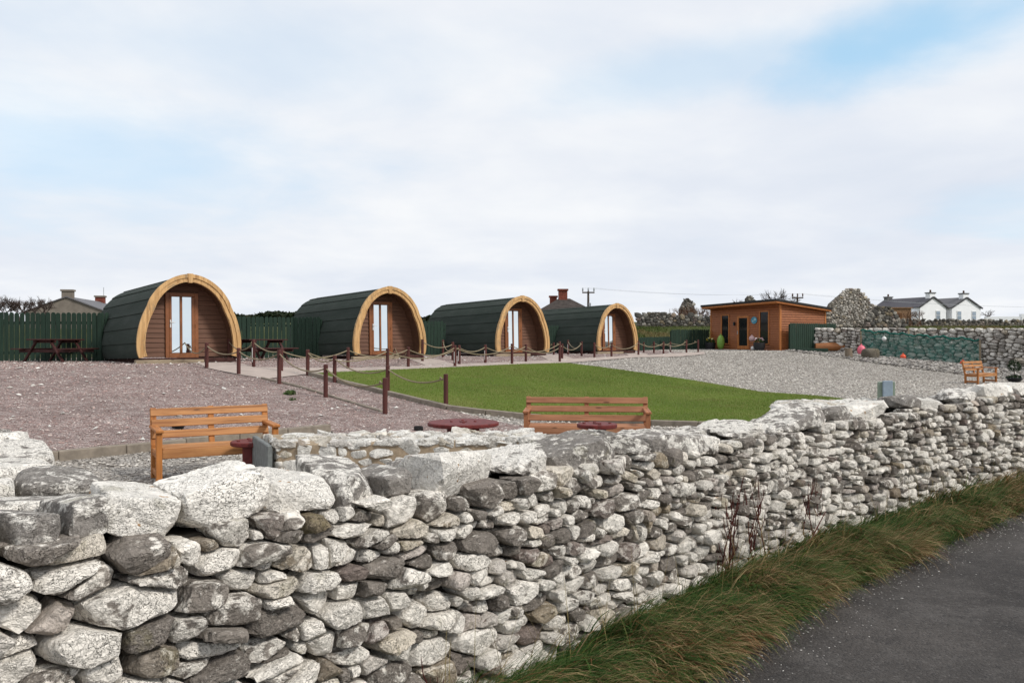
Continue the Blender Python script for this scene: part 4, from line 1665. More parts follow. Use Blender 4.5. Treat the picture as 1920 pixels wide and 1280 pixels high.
opens = [(.90, 1.75, .35, 2.40), (2.70, 3.75, .06, 2.14), (4.55, 5.35, .35, 2.27)]       # right window, door, left window
z = .02
while z < CZ - .1:
    zt = min(z + .135, CZ - .02)
    segs = [(0, CL)]
    for a, b_, o0, o1 in opens:
        if zt > o0 and z < o1:
            segs = [s for sg in segs for s in ((sg[0], min(sg[1], a)), (max(sg[0], b_), sg[1])) if s[1] - s[0] > .03]
    for s0, s1 in segs:
        s1b = s1
        if ctop(s1, 0) - .02 < zt:
            zt2 = ctop(s1, 0) - .03
        else:
            zt2 = zt
        if zt2 - z > .03:
            lap(s0, s1b, z, zt2, 0)
    # right-hand gable wall
    dmax = min(CD, (CZ - zt - .02) / .105)
    if dmax > .3:
        lap(.02, dmax, z, zt, 1)
    z += .142
for a, b_, o0, o1 in opens:
    isdoor = o0 < .2
    fw = .12 if isdoor else .06
    f = MB()
    for x0, x1, z0, z1 in ((a, a + fw, o0, o1), (b_ - fw, b_, o0, o1), (a + fw, b_ - fw, o1 - fw, o1), (a + fw, b_ - fw, o0, o0 + (.22 if isdoor else fw))):
        q = cbox(x0, x1, -.065, .016, z0, z1)
        f.add(q.v, q.f)
    fo = f.build('door' if isdoor else 'window', SHEDTRIM, cab)
    cbox(a + fw - .002, b_ - fw + .002, -.018, .012, o0 + .05, o1 - .05).build('pane', DARKGLASS, fo)
    if isdoor:
        cbox(b_ - .07, b_ - .03, -.10, -.05, 1.0, 1.2).build('door_handle', METALGREY, fo)
for x, y in ((0, 0), (CL, 0), (0, CD)):
    cbox(x - .05, x + .05, y - .05, y + .05, -.05, 0, lambda a, b_: ctop(min(max(x, .05), CL), max(y, 0)) - .03).build('corner_board', SHEDTRIM, cab)
rf = MB()
v = []
for x in (-.3, CL + .35):
    for y in (-.55, CD + .2):
        v += [cw(x, y, ctop(x, y) + .0), cw(x, y, ctop(x, y) + .1)]
rf.add(v, [(0, 1, 3, 2), (4, 6, 7, 5), (0, 4, 5, 1), (2, 3, 7, 6), (0, 2, 6, 4), (1, 5, 7, 3)])
roof_o = rf.build('roof', SHEDTRIM, cab)
v = []
for x in (-.34, CL + .39):
    for y in (-.59, CD + .24):
        v += [cw(x, y, ctop(x, y) + .102), cw(x, y, ctop(x, y) + .23)]
MB().add(v, [(0, 1, 3, 2), (4, 6, 7, 5), (0, 4, 5, 1), (2, 3, 7, 6), (0, 2, 6, 4), (1, 5, 7, 3)]).build('roof_felt', FLATROOF, roof_o)
cbox(-.05, CL + .05, -.9, -.06, -.12, .02).build('deck_step', PLINTH, cab)
lm = cbox(3.95, 4.05, -.16, -.03, 1.55, 1.78)
lm.build('wall_lamp', BLACKP, cab)
ctr = np.array(cab.location)


def con(x, y, z):
    p = cw(x, y, z)
    return (ctr[0] + p[0], ctr[1] + p[1], ctr[2] + p[2])


# round blue plaque on the cabin front
pl = MB()
n = 24
for k, yy in ((0, -.065), (1, -.045)):
    for i in range(n):
        a = 2 * math.pi * i / n
        pl.v.append(tuple(Vector(cw(2.2 + .27 * math.cos(a), yy, 1.85 + .22 * math.sin(a)))))
pl.f = [tuple(range(n)), tuple(range(2 * n - 1, n - 1, -1))] + [(i, i + n, (i + 1) % n + n, (i + 1) % n) for i in range(n)]
po = pl.build('plaque', BLUESIGN, None)
po.location = cab.location
tag(po, 'round blue painted plaque hung on the cabin front', 'plaque')
for (dx, dz, r_) in ((-.08, .05, .10), (.10, -.05, .07)):
    w_ = MB()
    for i in range(14):
        a = 2 * math.pi * i / 14
        w_.v.append(tuple(Vector(cw(2.2 + dx + r_ * math.cos(a), -.069, 1.85 + dz + r_ * .8 * math.sin(a)))))
    w_.f = [tuple(range(14))]
    w_.build('plaque_motif', plain('pale plaque motif', (.30, .48, .52), .6), po)


def leaves(n, spread, size, cols, zlo, zhi, shape=None, upright=.3):
    """many small leaf faces in a volume"""
    c = rng.normal(size=(n, 3))
    c /= np.linalg.norm(c, axis=1, keepdims=True)
    c *= rng.uniform(.35, 1.0, (n, 1)) ** .5
    c = c * spread
    c[:, 2] = np.clip(c[:, 2], zlo, zhi)
    a = rng.normal(size=(n, 3))
    a /= np.linalg.norm(a, axis=1, keepdims=True)
    b_ = np.cross(a, rng.normal(size=(n, 3)))
    b_ /= np.linalg.norm(b_, axis=1, keepdims=True)
    s = size * rng.uniform(.6, 1.4, (n, 1))
    V = np.stack([c - a * s, c + b_ * s * .5, c + a * s, c - b_ * s * .5], 1).reshape(-1, 3)
    col = np.array(cols)[rng.integers(0, len(cols), n)] * rng.uniform(.7, 1.3, (n, 1))
    return V, np.arange(n * 4).reshape(n, 4), np.repeat(col, 4, 0)


def foliage(name, parent, n, spread, size, cols, mat=None, zlo=-9, zhi=9, loc=None):
    V, F, c = leaves(n, np.array(spread), size, cols, zlo, zhi)
    return link(name, mesh_np(name, V, F, False, {'col': c}), mat or LEAFDARK, parent, loc)


GREENS = [(.03, .055, .012), (.05, .085, .02), (.022, .04, .012)]


def planter(label, loc, flowers):
    root = empty('barrel_planter', loc)
    tag(root, label, 'planter', 'dark planters at the cabin door')
    MB().lathe([(.26, 0), (.34, .25), (.35, .5), (.32, .5), (.30, .44)], 16).build('tub', BLACKP, root, smooth=True)
    foliage('plant', root, 90, (.3, .3, .16), .07, GREENS, loc=(0, 0, .58))
    foliage('flowers', root, 24, (.28, .28, .12), .075, flowers, loc=(0, 0, .70))
    return root


planter('dark planter with yellow flowers left of the cabin door', con(5.55, -.75, -.02), [(.6, .45, .05), (.6, .55, .3)])
planter('dark planter with white flowers right of the cabin door', con(.95, -.75, -.02), [(.7, .7, .66), (.6, .35, .4)])


def ball(name, label, cat, loc, r, mat, sq=1.0, ring=True):
    root = empty(name, loc)
    tag(root, label, cat)
    MB().lathe([(r * math.sin(a) + .002, -r * sq * math.cos(a) + r * sq) for a in np.linspace(.02, math.pi - .02, 12)], 18).build('body', mat, root, smooth=True)
    if ring:
        MB().lathe([(r * .2, 2 * r * sq - .02), (r * .16, 2 * r * sq + .07)], 8).build('eye', mat, root)
    return root


ball('buoy', 'tall lime green float leaning by the cabin left window', 'buoy', con(4.75, -.55, 0), .24, GREENP, 2.0)
ball('buoy', 'pale pink ball float under the cabin right window', 'buoy', con(1.6, -.75, .55), .17, plain('pale pink float', (.55, .38, .38), .5))
ball('buoy', 'small white float lying on the cabin step', 'buoy', con(1.45, -.8, .0), .13, WHITEPAINT, ring=False)
_np = Path2([tuple(NET_A), tuple(NET_B), tuple(NET_C)], smooth=False)


def by_wall(px, off):
    """spot in front of the netted wall"""
    t_ = _np.t_of_px(px)
    p_ = _np.at(t_) + _np.nrm(t_) * off
    return (p_[0], p_[1], g1(*p_))


ball('buoy', 'large pink buoy at the corner of the green netting', 'buoy', by_wall(1623, .75), .23, PINKP, 1.3)
ball('buoy', 'small orange buoy on shingle below the green netting', 'buoy', by_wall(1701, .8), .15, ORANGEP)
q = gp(1836, 688)
ball('buoy', 'orange buoy against the wall behind the small bench', 'buoy', (q[0] - .3, q[1] + 1.0, g1(*q) + .02), .15, ORANGEP)

# split log seat, stumps
q = gp(1568, 661)
lg = empty('log_bench', (q[0], q[1], g1(*q)), R(-8))
tag(lg, 'long split log bench in front of the boundary wall', 'bench')
lm = MB()
pts = [(x, .03 * math.sin(x * 2), .33 + .015 * math.cos(x * 3)) for x in np.linspace(-1.2, 1.2, 9)]
lm.tube(pts, [.24, .26, .265, .27, .265, .26, .255, .25, .23], 12)
lm.build('log', LOGWOOD, lg, smooth=True)
for x in (-.8, .8):
    MB().tube([(x, -.25, .08), (x, .25, .08)], .09, 8).build('bearer', LOGWOOD, lg)
for (px, py, hh, rr_, lab) in ((1591, 670, .5, .20, 'upright weathered stump in front of the split log bench'),):
    q = gp(px, py)
    so = empty('tree_stump', (q[0], q[1], g1(*q)))
    tag(so, lab, 'stump')
    MB().lathe([(rr_ * 1.05, -.05), (rr_, .15), (rr_ * .97, hh)], 12).build('trunk', STUMP, so, smooth=True)
q = gp(1632, 672)
bo = empty('boulder', (q[0], q[1], g1(*q)))
tag(bo, 'brown boulder beside the pink buoy', 'boulder')
N = np.vstack([np.eye(3), -np.eye(3)])
link('rock', mesh_np('rock', rock(N, (.45, .4, .34, .45, .4, .3), 3, 8, 8, .05) + (0, 0, .22), ICO[3][1], True, {'rnd': np.tile((.1, .3, .9), (len(ICO[3][0]), 1))}), STONE_DARK, bo)
q = gp(1460, 660)
MBp = MB().box((0, 0, .12), (1.7, .5, .24))
tr = MBp.build('plank_trough', FENCE, None, bev=.02)
q = gp(1527, 661)
tr.location = (q[0], q[1] + .4, g1(*q))
tr.rotation_euler = (0, 0, R(-10))
tag(tr, 'low green timber trough at the end of the cabin fence', 'trough')
q = gp(1519, 655)
ls = MB().bar((0, 0, 0), (.55, .1, 1.55), .2, .06).build('leaning_plank', TIMBER_PALE, None, bev=.01)
ls.location = (q[0], q[1] + .9, g1(*q))
tag(ls, 'grey plank leaning at the end of the boundary wall', 'plank')

# ------------------------------------------------------------------ boundary wall with green netting
NP2 = Path2([tuple(NET_A), tuple(NET_B), tuple(NET_C)], smooth=False)
bw = empty('boundary_wall', (*NET_A, g1(*NET_A)))
tag(bw, 'tall rubble boundary wall partly covered by green netting', 'wall', kind='thing')


def bw_top(t):
    return np.interp(t, (0, NP2.L), (2.40, 2.20))


def bw_base(t):
    p = NP2.at(t)
    return G(p[..., 0] - .8, p[..., 1] - .7) - .12


def bw_map(P):
    a = NP2.at(P[:, 0])
    n = NP2.nrm(P[:, 0])
    b0 = bw_base(P[:, 0])
    return np.concatenate([a + n * (P[:, 1] - .0)[:, None], (b0 + P[:, 2])[:, None]], 1)


S3 = course_seeds(0, NP2.L, lambda t: float(bw_top(t) - bw_base(t)), .13, .26, 1.2, 3.0)
s3 = stone_wall_face(S3, NP2.L, 2.3, 1.9, .006, lambda t, z: 2, front=(.08, .16), back=.2, p=30, chips=7, low=.3, Hfn=lambda t: float(bw_top(t) - bw_base(t)))
place_stones(s3, bw_map, bw, STONE_FAR, 'stone', 300, lambda i: i[2] / NP2.at(i[0])[1])
tt = np.linspace(0, NP2.L, 30)
V, F = [], []
for t in tt:
    p, n = NP2.at(t), NP2.nrm(t)
    for o_, zz_ in ((-.03, bw_base(t) - .3), (-.03, bw_top(t) - .05), (-.6, bw_top(t) - .05), (-.6, bw_base(t) - .3)):
        V.append((*(p + n * o_), zz_))
for i in range(len(tt) - 1):
    for k in range(4):
        F.append((i * 4 + k, i * 4 + (k + 1) % 4, i * 4 + 4 + (k + 1) % 4, i * 4 + 4 + k))
F.append((0, 1, 2, 3))
mcore = MB()
mcore.add([tuple(np.array(v_) - np.array(bw.location)) for v_ in V], F)
mcore.build('core', FARCORE, bw)
# netting
t0, t1 = NP2.t_of_px(1617), NP2.t_of_px(1839)
nt_, nz_ = 70, 16
V = []
for i in range(nt_):
    t = t0 + (t1 - t0) * i / (nt_ - 1)
    p, n = NP2.at(t), NP2.nrm(t)
    f_ = i / (nt_ - 1)
    zt = 2.22 + (1.70 - 2.22) * f_ + .05 * math.sin(i * .55) + .03 * math.sin(i * 1.3)
    if f_ > .33:
        zt -= .03
    zb = g1(*(p + n * .3)) - .02 + .04 * math.sin(i * .8)
    for j in range(nz_):
        w = j / (nz_ - 1)
        off = .22 + .05 * math.sin(i * .9 + j * .5) + .03 * math.sin(i * 2.1 - j) + (.06 if j == nz_ - 1 else 0)
        V.append((*(p + n * off), zb + (zt - zb) * w))
V = np.array(V)
ii = np.arange(nt_ * nz_).reshape(nt_, nz_)
net = link('green_netting', mesh_np('green_netting', V, np.stack([ii[:-1, :-1], ii[1:, :-1], ii[1:, 1:], ii[:-1, 1:]], -1).reshape(-1, 4), True), NET)
tag(net, 'green debris netting draped over the rubble boundary wall', 'netting', kind='thing')
mr = MB()
mr.tube([tuple(V[i * nz_ + nz_ - 1] + (0, 0, .01)) for i in range(nt_)], .045, 6)
mr.build('hem', plain('bunched netting', (.01, .13, .10), .7), net)
# white float hung on the netting
t = NP2.t_of_px(1662)
p = NP2.at(t) + NP2.nrm(t) * .42
ball('buoy', 'small white float hanging on the green netting', 'buoy', (p[0], p[1], 1.62), .13, WHITEPAINT)
for px, lab in ((1617, 'pale stake at the left end of the netting'), (1842, 'pale stake at the right end of the netting'), (1706, 'thin pale stake above the middle of the netting')):
    t = NP2.t_of_px(px)
    p = NP2.at(t) + NP2.nrm(t) * .25
    zb = float(bw_base(t)) if px != 1706 else 2.0
    st = MB().bar((0, 0, 0), (0, .02, (2.35 - zb) if px != 1842 else 1.5), .07, .07, (0, 1, 0)).build('stake', TIMBER_PALE, None)
    st.location = (p[0], p[1], zb)
    tag(st, lab, 'stake')

# ------------------------------------------------------------------ mortared white stone planters behind the wall


def mortared(label, A, B, C, D, z0, z1, top_sizes, face_sizes, slab=False, gap=.011):
    """four corner block of mortar with white stones set in front, right and top faces; A front-left, B front-right, C back-right, D back-left"""
    A, B, C, D = (np.array(p, float) for p in (A, B, C, D))
    root = empty('stone_planter', (A[0], A[1], z0))
    tag(root, label, 'planter', 'mortared white stone planters')
    base = np.array((A[0], A[1], 0))
    m = MB()
    v = [(*(p - base[:2]), z) for z in (-.1, z1 - z0 - .02) for p in (A, B, C, D)]
    m.add(v, [(3, 2, 1, 0), (4, 5, 6, 7), (0, 1, 5, 4), (1, 2, 6, 5), (2, 3, 7, 6), (3, 0, 4, 7)])
    m.build('mortar', MORTAR, root, bev=.015)
    for P0, P1 in ((A, B), (B, C), (D, A)):
        L = np.linalg.norm(P1 - P0)
        d = (P1 - P0) / L
        n = np.array((d[1], -d[0]))
        Hh = z1 - z0
        S_ = course_seeds(.04, L - .06, lambda t: Hh - .03, .085, .15, 1.0, 2.4, zs=0.0)
        st_ = stone_wall_face(S_, L, Hh, 1.9, gap, lambda t, z: 3, front=(.012, .024), back=.05, p=30, chips=4, prot=.004, rough=.03)
        place_stones(st_, lambda P, P0=P0, d=d, n=n: np.concatenate([P0 + d * P[:, :1] + n * (P[:, 1:2] - .005), P[:, 2:3] + z0], 1), root, STONE_WHITE, 'stone', 300, lambda i: i[2])
    # top: irregular flags
    ex = (B - A)
    L = np.linalg.norm(ex)
    ex = ex / L
    ey = np.array((-ex[1], ex[0]))
    q4 = [((p - A) @ ex, (p - A) @ ey) for p in (A, B, C, D)]
    W = max(q[1] for q in q4)
    S_ = seeds_for(L, W, top_sizes, 1.25, inside=lambda t, z: .05 < t < L - .05 and .03 < z and bool(inside_poly(np.array([(t, z + .05)]), q4)[0]))
    st_ = stone_wall_face(S_, L, W, 1.25, gap * .7, lambda t, z: 3, front=(.008, .018), back=.05, p=30, chips=3, prot=.004, rough=.03)
    place_stones(st_, lambda P: np.concatenate([A + ex * P[:, :1] + ey * P[:, 2:3], P[:, 1:2] + z1 - .01], 1), root, STONE_WHITE, 'flag', 300, lambda i: i[2])
    if slab:
        d = (A - D)
        Ld = np.linalg.norm(d)
        d = d / Ld
        n = np.array((d[1], -d[0]))
        c = (A + D) / 2 + n * .075
        sl_ = MB().bar((*(c - d * Ld / 2 - base[:2]), (z1 - z0) / 2 - .04), (*(c + d * Ld / 2 - base[:2]), (z1 - z0) / 2 - .04), .06, z1 - z0 + .02)
        sl_.build('slate_slab', SLATE_SLAB, root, bev=.01)
    return root


def tz(px, py, z):
    """point at a known height seen through a pixel"""
    y = (EYE - z) * FPX / (py - 640)
    return ((px - 960) / FPX * y, y)


mortared('long low mortared white stone planter with slate end behind the wall', tz(519, 829, .50), tz(1004, 822, .50), tz(1000, 806, .50), tz(490, 811, .50), -.1, .50,
         [(.16, 2), (.11, 4), (.07, 5)], [(.15, 1.5), (.10, 4), (.06, 5)], True)
mortared('low mortared stone planter behind the wall beside the blue-grey post', tz(1460, 764, .40), tz(1770, 764, .40), tz(1745, 748, .40), tz(1462, 749, .40), -.1, .40,
         [(.18, 2), (.12, 4), (.08, 4)], [(.16, 1.5), (.11, 4), (.07, 4)])
q = tz(1663, 752, .3)
bp_ = empty('marker_post', ((1663 - 960) / FPX * 17, 17, -.1))
tag(bp_, 'blue-grey post in a grey-green sleeve behind the wall', 'post')
MB().box((0, -.03, .42), (.20, .05, .95)).build('panel', BLUEGREY, bp_, bev=.01)
MB().box((0, .03, .41), (.36, .05, .93)).build('sleeve', GREENGREY, bp_, bev=.015)

# topiary ball in a pot
q = gp(1902, 716)
tp = empty('topiary_plant', (q[0], q[1], g1(*q)))
tag(tp, 'small ball topiary in a dark bowl beside the small bench', 'plant')
MB().lathe([(.2, 0), (.32, .16), (.30, .17)], 14).build('bowl', BLACKP, tp)
MB().tube([(0, 0, .1), (0, .01, .5)], .018, 6).build('trunk', TWIG, tp)
foliage('crown', tp, 500, (.27, .27, .27), .035, [(.015, .03, .012), (.025, .045, .018)], loc=(0, 0, .68))
foliage('underplanting', tp, 160, (.3, .3, .1), .05, [(.015, .03, .012), (.03, .05, .02)], loc=(0, 0, .2))
# flood lamp on the gravel behind the left bench
q = gp(335, 806)
fl = empty('flood_lamp', (q[0], q[1], g1(*q)))
tag(fl, 'small black flood lamp on pink gravel behind the left bench', 'lamp')
MB().box((0, 0, .09), (.2, .07, .13), rx=R(-50)).build('housing', BLACKP, fl, bev=.01)
MB().box((0, -.035, .115), (.15, .012, .09), rx=R(-50)).build('lens', WHITEPAINT, fl)
MB().box((0, .02, .02), (.12, .06, .04)).build('bracket', BLACKP, fl)
q = gp(785, 808)
rkk = empty('boulder', (q[0], q[1], g1(*q)))
tag(rkk, 'dark boulder at the back of the long mortared planter', 'boulder')
link('rock', mesh_np('rock', rock(N, (.085, .065, .06, .085, .065, .05), 3, 16, 8, .05) + (0, 0, .04), ICO[3][1], True, {'rnd': np.tile((.1, .3, .2), (len(ICO[3][0]), 1))}), BLACKSTONE, rkk)
# ------------------------------------------------------------------ houses, ruins and poles behind


def gable_house(name, label, A, ridge_dir, Lr, halfw, z_base, z_eave, z_ridge, wall_mat, roof_mat, over=.12, verge=None):
    """A = middle of the near gable; ridge runs along ridge_dir"""
    d = Vector((*ridge_dir, 0)).normalized()
    root = empty(name, (A[0], A[1], z_base), math.atan2(d.y, d.x) - math.pi / 2)
    tag(root, label, 'house', kind='thing')
    he, hr = z_eave - z_base, z_ridge - z_base
    MB().prism([(-halfw, -.5), (halfw, -.5), (halfw, he), (0, hr), (-halfw, he)], 0, Lr).build('wall', wall_mat, root)
    sl = (hr - he) / halfw
    ro = MB()
    for s in (-1, 1):
        e = halfw + .25
        v = [(0, -over, hr + .03), (s * e, -over, hr + .03 - sl * e), (s * e, Lr + over, hr + .03 - sl * e), (0, Lr + over, hr + .03)]
        ro.add(v + [(p[0], p[1], p[2] + .1) for p in v], [(0, 1, 2, 3), (7, 6, 5, 4), (0, 4, 5, 1), (1, 5, 6, 2), (2, 6, 7, 3), (3, 7, 4, 0)])
    r_o = ro.build('roof', roof_mat, root)
    if verge:
        b_ = MB()
        for s in (-1, 1):
            e = halfw + .25
            b_.bar((s * .05, -over - .03, hr + .07 - sl * .05), (s * e, -over - .03, hr + .05 - sl * e), .05, .2, (0, 0, 1))
        b_.build('barge_board', verge, r_o)
    return root, r_o, he, hr


def chimney(parent, x, y, z0, z1, w, d, mat, cap, pots=1, potmat=None):
    MB().box((x, y, (z0 + z1) / 2), (w, d, z1 - z0)).build('chimney', mat, parent)
    MB().box((x, y, z1 + .075), (w + .16, d + .16, .15)).build('chimney_cap', cap, parent)
    for k in range(pots):
        MB().lathe([(.13, z1 + .15), (.11, z1 + .5)], 10, (x + (k - (pots - 1) / 2) * .4, y, 0)).build('chimney_pot', potmat or CERAMIC, parent)


def zat(py, Y):
    return EYE + (640 - py) * Y / FPX


# grey house behind the left fence
Y = 70.0
h, r_o, he, hr = gable_house('grey_house', 'grey rendered house with slate roof behind the left fence', ((125 - 960) / FPX * Y, Y), (-.20, .98), 10.5, 3.2, 1.2, zat(586, Y), zat(558, Y), RENDERGREY, SLATE_PALE)
chimney(h, 0, .35, hr - .5, hr + .55, .85, .6, RENDERGREY, RENDERGREY, 0)
chimney(h, 0, 9.9, hr - .5, hr + .55, .8, .6, BRICK, RENDERGREY, 0)
MB().tube([(.3, 9.9, hr + .5), (.3, 9.9, hr + 1.5)], .03, 5).build('aerial', METALGREY, h)
MB().box((1.35, 3.6, hr - .55), (.75, .9, .06), ry=R(24)).build('skylight', PALEGLASS, r_o)
# house with red chimneys behind the pods
Y = 72.0
X = (1060 - 960) / FPX * Y
hb = empty('hipped_house', (X, Y, 2.8))
tag(hb, 'low house with hipped dark roof and red brick chimneys behind the pods', 'house', kind='thing')
za, ze = zat(558, Y) - 2.8, zat(586, Y) - 2.8
MB().box((0, 2.5, ze / 2 - .3), (5.0, 6.0, ze + .6)).build('wall', RENDERGREY, hb)
MB().add([(-2.7, -.7, ze), (2.7, -.7, ze), (2.7, 5.7, ze), (-2.7, 5.7, ze), (-.5, 1.5, za), (.5, 1.5, za), (.5, 3.4, za), (-.5, 3.4, za)], [(3, 2, 1, 0), (4, 5, 6, 7), (0, 1, 5, 4), (1, 2, 6, 5), (2, 3, 7, 6), (3, 0, 4, 7)]).build('roof', plain('dark lichened roof', (.065, .055, .05), .9, .1, .2, 3), hb)
chimney(hb, -.12, 1.6, za - .4, za + .70, .78, .6, BRICK, BRICK, 0)
chimney(hb, -.95, 2.0, za - 1.0, za + .12, .62, .55, BRICK, BRICK, 0)
# white cottages
Y = 112.0


def cot(px):
    return (px - 960) / FPX * Y


zb = 3.6
lst = [(1747.5, 61, 557.5, 575.5, 'white cottage with dark slate roof and long ridge, left of the two gables'), (1810, 68, 557.5, 576, 'white cottage with grey slate roof, right of the two gables')]
for i, (pc, wpx, py_r, py_e, lab) in enumerate(lst):
    hw = wpx / 2 / FPX * Y + (.05 if i == 0 else .25)
    hw = 2.3 if i == 0 else 2.62
    h, r_o, he, hr = gable_house('white_cottage', lab, ((pc + 2 - 960) / FPX * (Y + i * 4.5 * math.tan(R(20))), Y + i * 4.5 * math.tan(R(20))), (-.62, .80), 8.4 if i == 0 else 6.5, hw, zb, zat(py_e, Y), zat(py_r, Y), RENDERWHITE, SLATE if i == 0 else SLATE_PALE, verge=DARKTRIM)
    h.rotation_euler = (0, 0, R(20))
    chimney(h, 0, .45, hr - .6, hr + .55, .95, .75, RENDERWHITE, CHIMGREY, 1)
    if i == 0:
        chimney(h, 0, 7.9, hr - .6, hr + .35, .9, .7, CHIMGREY, CHIMGREY, 1)
    for k, wx in enumerate(((.85,) if i == 0 else (-1.35, 1.35))):
        wo = MB().box((wx, -.02, 1.55), (.85, .06, 1.3)).build('window', WHITEPAINT, h)
        for zq in (1.27, 1.85):
            MB().box((wx, -.06, zq), (.66, .03, .5)).build('pane', PALEGLASS, wo)
        MB().box((wx, -.08, .86), (1.0, .16, .08)).build('sill', CHIMGREY, wo)
lean = empty('white_annexe', (cot(1716), Y - .3, zb))
tag(lean, 'low white lean-to wall joining the left cottage', 'annexe', kind='thing')
MB().prism([(-1.2, -.5), (1.6, -.5), (1.6, 2.2), (-1.2, 2.0)], 0, 3).build('wall', RENDERWHITE, lean)
gw = empty('garden_wall', (cot(1845), Y - 2, zb))
tag(gw, 'white garden wall with dark arched opening right of the cottages', 'wall', kind='thing')
MB().box((1.3, 0, .4), (4.6, .4, 1.8)).build('wall', RENDERWHITE, gw)
MB().box((6.0, 0, .55), (4.6, .5, 2.2)).build('wall', RENDERWHITE, gw)
MB().prism([(4.0, -.3), (5.6, -.3)] + [(4.8 + .8 * math.cos(a), .55 + .75 * math.sin(a)) for a in np.linspace(0, math.pi, 9)], -.27, -.252).build('arch_opening', DARKGLASS, gw)
# timber hut
Yh = 88.0
hu = empty('timber_hut', ((1690 - 960) / FPX * Yh, Yh, 2.92))
tag(hu, 'small pale brown timber hut between the ruin and cottages', 'hut')
MB().box((0, 1, 1.0), (2.1, 2, 2.4)).build('wall', HUTWOOD, hu)
MB().box((0, 1, 2.26), (2.3, 2.3, .1)).build('roof', HUTWOOD, hu)
MB().box((-.3, -.02, 1.4), (.7, .05, .6)).build('window', plain('hut window boards', (.16, .075, .03), .8), hu)

# ---- ruined gable and rubble walls


def rubble_panel(name, label, cat, P0, P1, zb, poly, sizes, mat, thick=.55, lv=1, parts=0):
    """wall from P0 to P1 with outline poly (t, z above zb); stones on the side facing the road"""
    P0, P1 = np.array(P0, float), np.array(P1, float)
    L = np.linalg.norm(P1 - P0)
    d = (P1 - P0) / L
    n = np.array((d[1], -d[0]))
    root = empty(name, (*P0, zb))
    tag(root, label, cat, kind='thing')
    Hm = max(p[1] for p in poly)
    S_ = seeds_for(L, Hm, sizes, 1.5, inside=lambda t, z: bool(inside_poly(np.array([(t, z)]), poly)[0]))
    st_ = stone_wall_face(S_, L, Hm, 1.5, .003, lambda t, z: lv, front=(.03, .07), back=.18, p=26, chips=6, prot=.025)
    place_stones(st_, lambda P: np.concatenate([P0 + d * P[:, :1] + n * P[:, 1:2], P[:, 2:3] + zb], 1), root, mat, 'stone', parts, lambda i: i[2], stuff_name='rubble_stones')
    c = MB()
    k = len(poly)
    v = [(*(d * p[0] - n * .03), p[1]) for p in poly] + [(*(d * p[0] - n * thick), p[1]) for p in poly]
    c.add(v, [tuple(range(k)), tuple(range(2 * k - 1, k - 1, -1))] + [(i, i + k, (i + 1) % k + k, (i + 1) % k) for i in range(k)])
    c.build('core', FARCORE, root)
    return root


Y = 62.0
X0 = (1553 - 960) / FPX * Y
s = Y / FPX


def rp(px, py, Y=Y, x0=1553, base=612):
    return ((px - x0) * Y / FPX, (base - py) * Y / FPX)


gpoly = [rp(1553, 625), rp(1667, 625), rp(1667, 600), rp(1662, 590), rp(1655, 578), rp(1640, 572), rp(1634, 564), rp(1622, 551), rp(1611, 543), rp(1600, 540.5), rp(1592, 543), rp(1580, 553), rp(1560, 569), rp(1555, 580)]
rubble_panel('ruined_gable', 'tall ruined stone gable with pointed top beyond the cabin', 'ruin', (X0, Y), (X0 + 114 * s, Y + .6), zat(612, Y), gpoly, [(.14, 2), (.105, 4), (.07, 6)], STONE_RUIN, lv=2, parts=300)
Y2 = 60.0
tpoly = [rp(1628, 622, Y2, 1628), rp(1712, 622, Y2, 1628), rp(1712, 606, Y2, 1628), rp(1700, 596, Y2, 1628), rp(1690, 590, Y2, 1628), rp(1682, 580, Y2, 1628), rp(1672, 574, Y2, 1628), rp(1655, 574, Y2, 1628), rp(1645, 583, Y2, 1628), rp(1630, 600, Y2, 1628)]
X2 = (1628 - 960) / FPX * Y2
rubble_panel('tumbled_wall', 'dark tumbled rubble wall leaning against the ruined gable', 'ruin', (X2, Y2), (X2 + 84 * Y2 / FPX, Y2 + 1), zat(612, Y2), tpoly, [(.24, 2), (.16, 4), (.11, 4)], STONE_DARK, lv=2, parts=200)
Y3 = 73.0
X3 = (1690 - 960) / FPX * Y3
L3 = (2000 - 1690) * Y3 / FPX
top3 = [(t_, .58 + .10 * math.sin(t_ * 1.7) + .06 * math.sin(t_ * 4.1)) for t_ in np.linspace(L3, 0, 30)]
rubble_panel('field_wall', 'low dark field wall in front of the white cottages', 'wall', (X3, Y3), (X3 + L3, Y3 + 2), zat(612.5, Y3), [(0, -.6), (L3, -.6)] + top3, [(.26, 2), (.18, 4), (.12, 4)], STONE_DARK, lv=1, parts=0)
Y4 = 70.0
X4 = (1196 - 960) / FPX * Y4
L4 = (1345 - 1196) * Y4 / FPX
top4 = [(t_, .72 + (.45 * math.exp(-((t_ - 1.6) / .9) ** 2)) + .08 * math.sin(t_ * 3.1)) for t_ in np.linspace(L4, 0, 22)]
rubble_panel('field_wall', 'dark rubble field wall on the grass bank left of the cabin', 'wall', (X4, Y4), (X4 + L4, Y4), zat(609.5, Y4), [(0, -.6), (L4, -.6)] + top4, [(.26, 2), (.18, 4), (.12, 4)], STONE_DARK, lv=2, parts=250)
Y5 = 74.0
X5 = (1276 - 960) / FPX * Y5
rubble_panel('ruined_gable', 'small dark ruined gable end in brambles left of the cabin', 'ruin', (X5, Y5), (X5 + 32 * Y5 / FPX, Y5 + .3), zat(600, Y5), [rp(1276, 610, Y5, 1276, 600), rp(1308, 610, Y5, 1276, 600), rp(1306, 580, Y5, 1276, 600), rp(1299, 564, Y5, 1276, 600), rp(1291, 559, Y5, 1276, 600), rp(1284, 566, Y5, 1276, 600), rp(1277, 580, Y5, 1276, 600)], [(.22, 3), (.14, 4)], STONE_DARK, lv=1)
Y6 = 80.0
